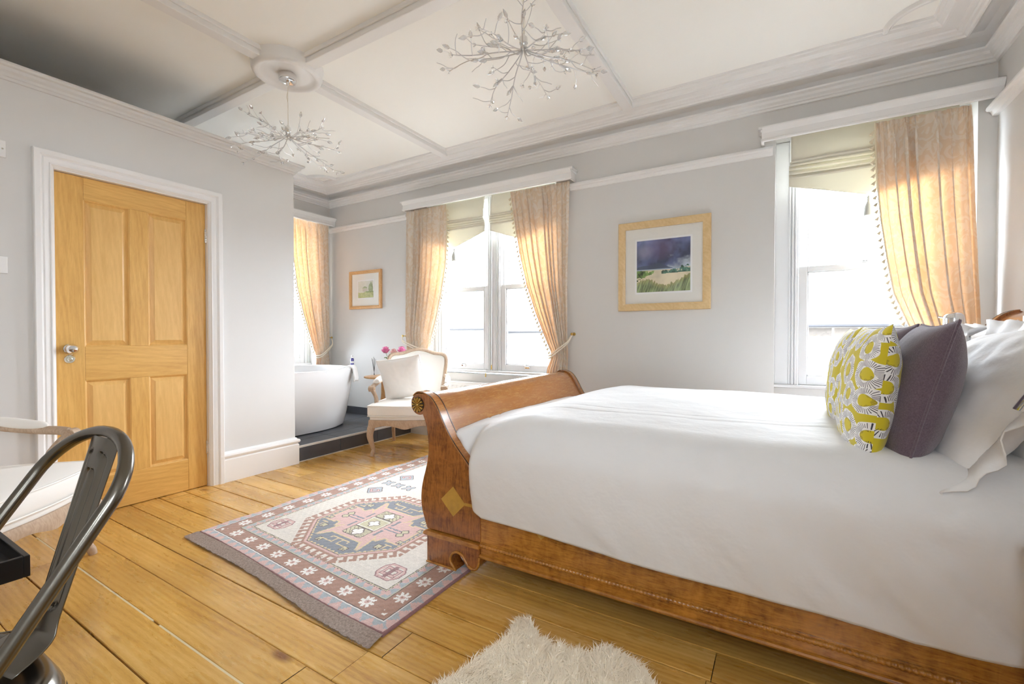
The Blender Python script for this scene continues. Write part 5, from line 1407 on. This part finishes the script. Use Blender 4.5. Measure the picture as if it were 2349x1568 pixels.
# ------------------------------------------------------------------ switch plates on the partition
def plate(label, y, z, kind_):
    t = thing('switch_plate', label, 'switch', (XP, y, z))
    put('faceplate', MB().bx(0, .009, -.043, .043, -.043, .043), 'switch', t, bevel=.003)
    if kind_: 
        put('rocker', MB().bx(.008, .013, -.022, .006, -.018, .018), 'white', t, bevel=.002)
        put('screw', MB().lathe([(.0001, .0105), (.004, .0105), (.004, .008)], (0, .030, 0), 10, 'X'), 'chrome', t)
    else: put('cover', MB().bx(.009, .011, -.038, .038, -.038, .038), 'switch', t, bevel=.002)
plate('white switch plate high on the partition at the left edge', .626, 1.986, True)
plate('blank white wall plate lower on the partition at the left edge', .626, 1.400, False)
# ------------------------------------------------------------------ bedside tables and chrome lamps
def bedside(label, x, y):
    t = thing('bedside_table', label, 'bedside table', (x, y, 0), 0, 'bedside tables')
    put('top', MB().bx(-.19, .19, -.18, .18, .58, .61), 'mahog_x', t, bevel=.004)
    put('drawer', MB().bx(-.178, .178, -.17, .17, .44, .5795), 'mahog_x', t, bevel=.003)
    for a in (-1, 1):
        for b in (-1, 1): put('leg', MB().bx(a*.16-.016, a*.16+.016, b*.15-.016, b*.15+.016, 0, .4395), 'mahog_z', t, bevel=.003)
    return t
def lamp(label, x, y, zt, rz, shade='white'):
    """zt: height of the chrome crown above its table"""
    t = thing('table_lamp', label, 'lamp', (x, y, .61), rz, 'bedside lamps')
    put('lamp_base', MB().lathe([(.001, 0), (.050, 0), (.052, .006), (.046, .014), (.012, .022), (.008, .03), (.008, zt-.30), (.001, zt-.30)], (0, 0, 0), 28), 'chrome', t)
    put('lamp_arm', MB().tube(catmull([(0, 0, zt-.31), (.0, .0, zt-.22), (0, .01, zt-.17)], 5), .007, 8), 'chrome', t)
    sh = put('lamp_shade', MB().lathe([(.044, zt-.085), (.060, zt-.10), (.085, zt-.135), (.105, zt-.175), (.103, zt-.176), (.083, zt-.138), (.058, zt-.104), (.040, zt-.088)], (0, 0, 0), 36), shade, t)
    put('lamp_cap', MB().lathe([(.046, zt-.088), (.046, zt-.035), (.043, zt-.018), (.034, zt-.006), (.018, zt), (.001, zt)], (0, 0, 0), 32), 'chrome', sh)
    put('switch', MB().tube([(-.044, 0, zt-.028), (-.060, 0, zt-.024)], .006, 8), 'chrome', sh)
    return t
bedside('mahogany bedside table on the window side of the headboard', .815, 3.40)
bedside('mahogany bedside table by the near side of the headboard', .655, 1.20)
lamp('lamp with chrome cap and pale shade behind the pillows, before the curtain', .803, 3.37, .560, R(-20))
lamp('chrome lamp at the right picture edge beside the near pillows', .513, 1.315, .455, 0, 'chrome')
# ------------------------------------------------------------------ chandeliers
def crystal_mesh():
    m = MB(); m.lathe([(.0004, -.001), (.0060, .005), (.0088, .013), (.0070, .023), (.0028, .032), (.0003, .037)], (0, 0, 0), 6); return m
def flower_mesh():
    m = MB()
    for k in range(5):
        a = 2*PI*k/5; m.add([(0, 0, .001), (.009*math.cos(a-.45), .009*math.sin(a-.45), .008), (.013*math.cos(a), .013*math.sin(a), .013), (.009*math.cos(a+.45), .009*math.sin(a+.45), .008), (0.004*math.cos(a), .004*math.sin(a), .005)], [(0, 1, 2, 4), (0, 4, 2, 3)])
    m.ball((0, 0, .004), .004, 8, 6); return m
_cr = put('crystal_bud', crystal_mesh(), 'crystal', None, smooth=False); _fl = put('crystal_flower', flower_mesh(), 'crystal', None, smooth=False)
CRM, FLM = _cr.data, _fl.data
for o in (_cr, _fl): bpy.data.objects.remove(o)
def chandelier(label, x, y):
    rr = random.Random(21)
    zr = 2.691; hz_ = -.345
    t = thing('chandelier', label, 'chandelier', (x, y, zr), 0, 'twig chandeliers')
    put('canopy', MB().lathe([(.001, 0), (.052, 0), (.053, -.004), (.053, -.034), (.050, -.042), (.040, -.046), (.012, -.048), (.009, -.066), (.001, -.068)], (0, 0, 0), 36), 'chrome', t)
    put('cord', MB().tube([(0, 0, -.066), (.001, 0, hz_+.03)], .0016, 6), 'cord', t)
    put('cord', MB().tube(catmull([(.012, .0, -.048), (.010, .004, -.07), (-.010, .0, -.13), (-.002, .002, -.18), (.006, -.002, -.26), (.004, .0, hz_+.02)], 6), .0013, 6), 'cord', t)
    put('hub', MB().lathe([(.001, hz_+.030), (.007, hz_+.028), (.008, hz_+.016), (.018, hz_+.014), (.019, hz_-.012), (.014, hz_-.018), (.013, hz_-.034), (.001, hz_-.036)], (0, 0, 0), 20), 'chrome', t)
    nb = 13
    for i in range(nb):
        az = 2*PI*i/nb + rr.uniform(-.14, .14); up = (i % 4 == 1)
        reach = rr.uniform(.27, .34) if not up else rr.uniform(.20, .28)
        zend = rr.uniform(-.15, -.06) if not up else rr.uniform(.0, .07)
        e = Vector((math.cos(az), math.sin(az), 0)); sd = Vector((-e.y, e.x, 0))
        b0 = Vector((0, 0, hz_ - .030)) + e*.010
        pts = [b0, b0 + e*.018 + Vector((0, 0, -.022)), b0 + e*reach*.35 + Vector((0, 0, zend*.30 - .018 + (.02 if up else 0))), b0 + e*reach*.7 + sd*rr.uniform(-.02, .02) + Vector((0, 0, zend*.72)), b0 + e*reach + sd*rr.uniform(-.03, .03) + Vector((0, 0, zend))]
        main = catmull(pts, 7); K = len(main)
        m = MB(); m.tube(main, [lerp(.0034, .0018, k/(K-1)) for k in range(K)], 6)
        tips = []
        dirn = (main[-1]-main[-3]).normalized()
        tips.append((main[-1], dirn))
        # socket with halogen capsule part-way along the arm
        sp_ = main[int(K*.60)]; sdir = (e*.9 + Vector((0, 0, -.25 if not up else .3)) + sd*.25).normalized()
        m.tube([sp_, sp_ + sdir*.030], .0055, 8)
        tips.append((sp_ + sdir*.028, sdir))
        for q, f in enumerate((.36, .50, .62, .74, .86, .93)):
            p = main[int(K*f)]; s_ = 1 if q % 2 else -1
            ln = rr.uniform(.06, .11)*(1.1 - .35*f); dz = rr.uniform(-.05, .05) + (.03 if up else -.008)
            d = (e*rr.uniform(.5, .9) + sd*s_*rr.uniform(.55, 1.0) + Vector((0, 0, dz*9))).normalized()
            d2 = (d + Vector((rr.uniform(-.5, .5), rr.uniform(-.5, .5), rr.uniform(-.2, .7)))).normalized()
            tw_ = catmull([p, p + d*ln*.45 + Vector((0, 0, -.006)), p + d*ln*.75 + d2*ln*.12, p + d*ln*.85 + d2*ln*.40], 5)
            m.tube(tw_, [lerp(.0021, .0014, k/(len(tw_)-1)) for k in range(len(tw_))], 5)
            if q % 3 != 2: tips.append((tw_[-1], (tw_[-1]-tw_[-2]).normalized()))
        b = put('branch', m, 'silver', t)
        for k, (p, d) in enumerate(tips):
            c = bpy.data.objects.new('crystal_bud' if k % 3 else 'crystal_flower', CRM if k % 3 else FLM); COL.objects.link(c)
            c.parent = b; c.matrix_local = Matrix.Translation(p) @ d.to_track_quat('Z', 'Y').to_matrix().to_4x4()
    return t
cd1 = chandelier('silver twig chandelier with glass buds hanging in front of the partition', *C1)
cd2 = copy_tree(cd1, (C2[0], C2[1], 2.691), R(47), 'silver twig chandelier hanging nearest the camera, cut by the top edge')
# ------------------------------------------------------------------ pelmets
PEL = [(0, 2.347), (.098, 2.347), (.104, 2.350), (.104, 2.360), (.098, 2.364), (.098, 2.402), (.104, 2.408), (.114, 2.424), (.120, 2.432), (.120, 2.441), (0, 2.441)]
PIN = [(0, 2.398), (.086, 2.398)]
def pelmet(label, a0, a1, fn, mit0, mit1):
    mb = MB(); full = [(0, 2.402), (.086, 2.402), (.086, 2.347), (.098, 2.345)] + PEL[2:]
    ex = lambda p: max(0, p[0]-.098)
    def f(p, t):
        d = (ex(p) if p[1] > 2.40 else ex(p))
        a = a0 if t == 0 else a1
        return fn(a, -p[0], p[1])
    mb.strip(full, f, [0, 1], closed=True)
    for m_, a, s in ((mit0, a0, 1), (mit1, a1, -1)):
        if m_:
            vs = [fn(a + s*k, -d, z) for k in (-.001, .012) for d in (0, .0985) for z in (2.346, 2.440)]
            mb.add(vs, [(0, 1, 3, 2), (4, 6, 7, 5), (0, 4, 5, 1), (2, 3, 7, 6), (0, 2, 6, 4), (1, 5, 7, 3)])
            for (e0, dd, z0_, z1_) in ((.008, .106, 2.408, 2.424), (.020, .120, 2.424, 2.441), (.006, .104, 2.350, 2.362)):
                vs = [fn(a - s*e0*k + s*.001*(1-k), -d, z) for k in (0, 1) for d in (0, dd) for z in (z0_, z1_)]
                mb.add(vs, [(0, 1, 3, 2), (4, 6, 7, 5), (0, 4, 5, 1), (2, 3, 7, 6), (0, 2, 6, 4), (1, 5, 7, 3)])
    solo('pelmet', mb, 'trim', label, 'pelmet', 'painted curtain pelmets', angle=25)
pelmet('white moulded pelmet across the top of the twin window', -3.425, -1.520, fw, True, True)
pelmet('white moulded pelmet over the single window by the bed', -.128, XR-.002, fw, True, False)
pelmet('white moulded pelmet over the bathtub window', 1.95, YW-.002, fl, True, False)
# ------------------------------------------------------------------ curtains
def curtain(label, fn, inner, outer, ztop, zbot, nf, ztie, seed=0, d0=.045, amp=.026, tie=None, hook=None, fringe_bot=None):
    """inner / outer: lists (z, a); fn(a, d, z)"""
    t = thing('curtain', label, 'curtain', fn(outer[0][1], -d0, zbot), 0, 'cream damask tasselled curtains')
    iz = sorted([(z, a) for z, a in inner]); oz = sorted([(z, a) for z, a in outer])
    sgn = 1 if outer[0][1] > inner[0][1] else -1
    NUc, NVc = 150, 70
    rs = random.Random(seed); ph = [rs.uniform(0, 6.28) for _ in range(6)]
    def cs(pts, x):
        return interp(pts, x)
    def pt(u, v):
        z = lerp(ztop, zbot, v); ai, ao = cs(iz, z), cs(oz, z)
        # folds bunch unevenly
        uu = u + .035*math.sin(u*9.3+ph[0]) + .018*math.sin(u*21+ph[1])
        a = lerp(ai, ao, u)
        head = smooth((ztop - z)/.14); near_tie = 1 - .45*math.exp(-((z-ztie)/.14)**2)
        A = amp*(.35 + .65*head)*near_tie
        d = A*(math.sin(2*PI*nf*uu + ph[2] + .6*(1-v)) + .35*math.sin(4*PI*nf*uu + ph[3]*1.0 + v*1.5))*(.75+.25*math.sin(7*u+ph[4]))
        d += .006*(1-head)*math.sin(2*PI*nf*3*uu)
        a += A*.55*math.cos(2*PI*nf*uu + ph[2] + .6*(1-v))*sgn*min(1, 6*u)*min(1, 6*(1-u))
        d -= .020*math.exp(-((z-ztie)/.10)**2)
        return fn(a, -(d0 + d*.9), z)
    mb = MB(); mb.grid(pt, [k/NUc for k in range(NUc+1)], [k/NVc for k in range(NVc+1)])
    cl = put('drape', mb, 'curtain', t, world=True)
    # tassel trim down the leading edge
    fr = MB(); zlo = fringe_bot if fringe_bot is not None else zbot
    edge = [Vector(pt(0, k/200)) for k in range(201)]
    edge = [e for e in edge if e.z > zlo]
    fr.tube(edge, .005, 6)
    run = 0; last = edge[0]; alt = 0
    au = (Vector(fn(1, 0, 0)) - Vector(fn(0, 0, 0)))*(-sgn)
    for a_, b_ in zip(edge, edge[1:]):
        run += (b_-a_).length
        if run > .034:
            run = 0; alt += 1
            q = b_ + au*.004
            ax = (au*.55 + Vector((0, 0, -1))*.85).normalized()
            rot = (-ax).to_track_quat('Z', 'Y').to_matrix()
            fr.lathe([(.0003, .000), (.0025, -.003), (.0022, -.008), (.0060, -.014), (.0105, -.032), (.0100, -.034), (.0003, -.033)], q, 9, 'Z', rot=rot)
    put('tassel_trim', fr, 'tassel', cl, world=True)
    if hook:
        # cord tieback from a brass hook round the drape
        ha, hd, hzz = hook; tb = thing('tieback', 'cord tieback ' + tie, 'tieback', fn(ha, -hd, hzz), 0, 'cord curtain tiebacks')
        put('hook', MB().lathe([(.001, 0), (.014, 0), (.014, .004), (.004, .006), (.004, .045), (.010, .048), (.012, .054), (.001, .058)], fn(ha, 0, hzz), 14, rot=(Vector(fn(0, -1, 0)) - Vector(fn(0, 0, 0))).to_track_quat('Z', 'Y').to_matrix()), 'brass', tb, world=True)
        ai = cs(iz, ztie) ; ao = cs(oz, ztie)
        for k, dz in ((0, 0.0), (1, -.022)):
            P = [fn(ha, -.045, hzz-.004), fn(lerp(ao, ha, .35), -(d0+.030), lerp(ztie, hzz, .62)+dz*.6), fn(lerp(ai, ao, .62), -(d0+.052), lerp(ztie, hzz, .26)+dz), fn(lerp(ai, ao, .18), -(d0+.050), ztie-.01+dz), fn(ai-sgn*.012, -(d0+.015), ztie-.022+dz), fn(lerp(ai, ao, .1), -(d0-.032), ztie-.01+dz), fn(lerp(ai, ao, .6), -.012, lerp(ztie, hzz, .4)+dz), fn(ha-sgn*.01, -.012, hzz-.006)]
            put('tie_cord', MB().tube(catmull(P, 8), .0062, 8), 'cord', tb, world=True)
    return t
# positions a = x on the window wall
curtain('tied back damask curtain on the left of the twin window', fw,
    [(2.352, -2.885), (2.0, -2.888), (1.75, -2.905), (1.5, -2.955), (1.2, -3.035), (1.0, -3.105), (.90, -3.135), (.75, -3.10), (.30, -3.05), (.155, -3.04)],
    [(2.352, -3.432), (1.5, -3.445), (.95, -3.45), (.70, -3.44), (.155, -3.40)], 2.350, .155, 8, .92, 1, tie='holding the curtain behind the armchair', hook=(-3.475, .0, 1.040), fringe_bot=.93)
curtain('tied back damask curtain on the right of the twin window', fw,
    [(2.352, -2.140), (2.0, -2.085), (1.75, -2.035), (1.5, -1.970), (1.25, -1.880), (1.05, -1.795), (.90, -1.735), (.86, -1.728), (.75, -1.765), (.35, -1.80), (.155, -1.81)],
    [(2.352, -1.556), (1.5, -1.575), (.90, -1.572), (.155, -1.560)], 2.350, .155, 10, .89, 2, tie='holding the curtain right of the twin window', hook=(-1.530, .0, 1.055), fringe_bot=.905)
curtain('large damask curtain glowing in daylight between the bed window and headboard wall', fw,
    [(2.352, .480), (2.0, .493), (1.75, .515), (1.5, .548), (1.3, .580), (1.08, .660), (.95, .730), (.86, .770), (.70, .72), (.155, .68)],
    [(2.352, .912), (1.8, .930), (1.08, .962), (.86, .965), (.155, .95)], 2.350, .155, 7, .88, 5, amp=.030, fringe_bot=.90)
curtain('damask curtain on the end wall hanging behind the bathtub', fl,
    [(2.352, 3.045), (2.0, 3.060), (1.6, 3.115), (1.3, 3.19), (1.0, 3.285), (.86, 3.345), (.80, 3.365), (.65, 3.33), (.20, 3.30)],
    [(2.352, 3.535), (1.6, 3.545), (.85, 3.545), (.20, 3.54)], 2.350, .145, 7, .83, 6, d0=.060, tie='holding the curtain by the bathtub', hook=(3.575, .0, 1.02), fringe_bot=.86)
# ------------------------------------------------------------------ roman blinds
def blind(label, x0, x1, zt, zp, zf, zh, ztip, y, nfold=5):
    t = thing('roman_blind', label, 'blind', ((x0+x1)/2, y, zt), 0, 'cream roman blinds')
    xc = (x0+x1)/2; mb = MB()
    mb.grid(lambda u, v: (lerp(x0+.012, x1-.012, u), y - .010*math.sin(PI*v)*.6 - .028*v - .004*fbm(u*3, v*2, 2), lerp(zt, zp, v)), [k/24 for k in range(25)], [k/12 for k in range(13)])
    put('upper_panel', mb, 'blind', t, world=True, solid=.003)
    f = MB()
    for k in range(nfold):
        z = lerp(zp+.012, zf+.008, k/(nfold-1)); e = .006*k
        P = [(y-.006, z+.030), (y-.030+.004*k, z+.014), (y-.040+.005*k, z+.002), (y-.034+.005*k, z-.006), (y-.012, z-.002)]
        f.strip(P, lambda p, q: (q, p[0], p[1] + .004*math.sin((q-x0)*5 + k)), [lerp(x0 + .012 - .006*min(k, 2), x1 - .012 + .006*min(k, 2), i/14) for i in range(15)])
    put('folds', f, 'blind', t, world=True, solid=.002)
    m = MB()
    def skirt(u, v):
        x = lerp(x0, x1, u); zb = lerp(zh, ztip, 1 - abs(2*u-1)); return (x, y - .012 - .006*math.sin(PI*u*2+1)*v, lerp(zf+.03, zb, v))
    m.grid(skirt, [k/24 for k in range(25)], [k/8 for k in range(9)])
    put('pointed_hem', m, 'blind', t, world=True, solid=.003)
    ts = MB(); z0 = ztip - .002
    ts.lathe([(.001, z0), (.004, z0-.006), (.0085, z0-.014), (.006, z0-.022), (.0095, z0-.030), (.0065, z0-.038), (.011, z0-.046), (.013, z0-.052), (.021, z0-.072), (.0245, z0-.098), (.026, z0-.126), (.023, z0-.130), (.001, z0-.128)], (xc, y-.012, 0), 20)
    put('tassel', ts, 'tassel_grey', t, world=True)
    return t
b1 = blind('cream roman blind in the left half of the twin window', -3.218, -2.462, 2.385, 2.165, 2.095, 2.045, 1.925, YW+.03)
b2 = blind('cream roman blind in the right half of the twin window, mostly behind the curtain', -2.405, -1.715, 2.385, 2.165, 2.095, 2.045, 1.925, YW+.03)
b3 = blind('wide cream roman blind with a tassel over the single bed window', .030, .890, 2.400, 2.195, 2.100, 2.050, 1.932, YW+.03)
for (xx, zz, par) in ((-2.418, .716, b2), (-2.486, .640, b1)):
    c = MB(); c.tube([(xx, YW+.07, 2.39), (xx, YW+.06, zz+.04)], .0016, 5)
    cd = put('pull_cord', c, 'mat_white', par, world=True)
    put('cord_end', MB().lathe([(.001, zz+.045), (.004, zz+.042), (.006, zz), (.001, zz)], (xx, YW+.06, 0), 10), 'brass', cd, world=True)
# ------------------------------------------------------------------ outside
g = MB(); g.bx(-40, 40, 3.95, 60, -3.6, -3.4); g.bx(-40, -5.1, -30, 3.95, -3.6, -3.4); g.bx(-5.1, 40, -30, -1.6, -3.6, -3.4)
setl(put('ground', g, 'ground', smooth=False), 'pale paved ground outside below the windows', 'ground', None, 'structure')
def house(label, x0, x1, y0, y1, ze, zr, wallm, wins=(), chim=None):
    t = thing('stone_house', label, 'house', ((x0+x1)/2, (y0+y1)/2, -3.4))
    put('wall', MB().bx(x0, x1, y0, y1, -3.4, ze), wallm, t, world=True, smooth=False)
    r_ = MB(); ym = (y0+y1)/2; o = .18
    r_.add([(x0, y0-o, ze-.06), (x1, y0-o, ze-.06), (x1, ym, zr), (x0, ym, zr), (x0, y1+o, ze-.06), (x1, y1+o, ze-.06)], [(0, 1, 2, 3), (3, 2, 5, 4), (0, 3, 4), (1, 5, 2)])
    put('roof', r_, 'slate', t, world=True, smooth=False, solid=.08)
    put('gutter', MB().tube([(x0, y0-o-.05, ze-.10), (x1, y0-o-.05, ze-.10)], .05, 8), 'gutter', t, world=True)
    for (wx, wz, ww, wh) in wins:
        f = put('window', MB().bx(wx-ww/2, wx+ww/2, y0-.04, y0+.02, wz-wh/2, wz+wh/2), 'white', t, world=True, smooth=False)
        put('pane', MB().bx(wx-ww/2+.06, wx+ww/2-.06, y0-.05, y0-.035, wz-wh/2+.06, wz+wh/2-.06), 'darkglass', f, world=True, smooth=False)
    if chim:
        cx, w_, zt = chim; put('chimney', MB().bx(cx-w_/2, cx+w_/2, ym-.35, ym+.35, zr-1, zt), 'brick', t, world=True, smooth=False)
    return t
house('stone house with a slate roof outside the single window beside the bed', .2, 9.5, 11, 15, 1.36, 2.45, 'stone')
house('pale house with small windows and brick chimney seen through the left of the twin window', -17, -8.58, 13.5, 18, 1.40, 2.9, 'render', ((-10.9, .55, .8, .95), (-10.05, .62, .55, .95), (-13.2, .5, .8, 1.0)), (-9.85, 1.0, 4.4))
house('pale house with a slate roof seen through the right half of the twin window', -8.57, -4.8, 14.0, 18, 1.3, 3.0, 'render')
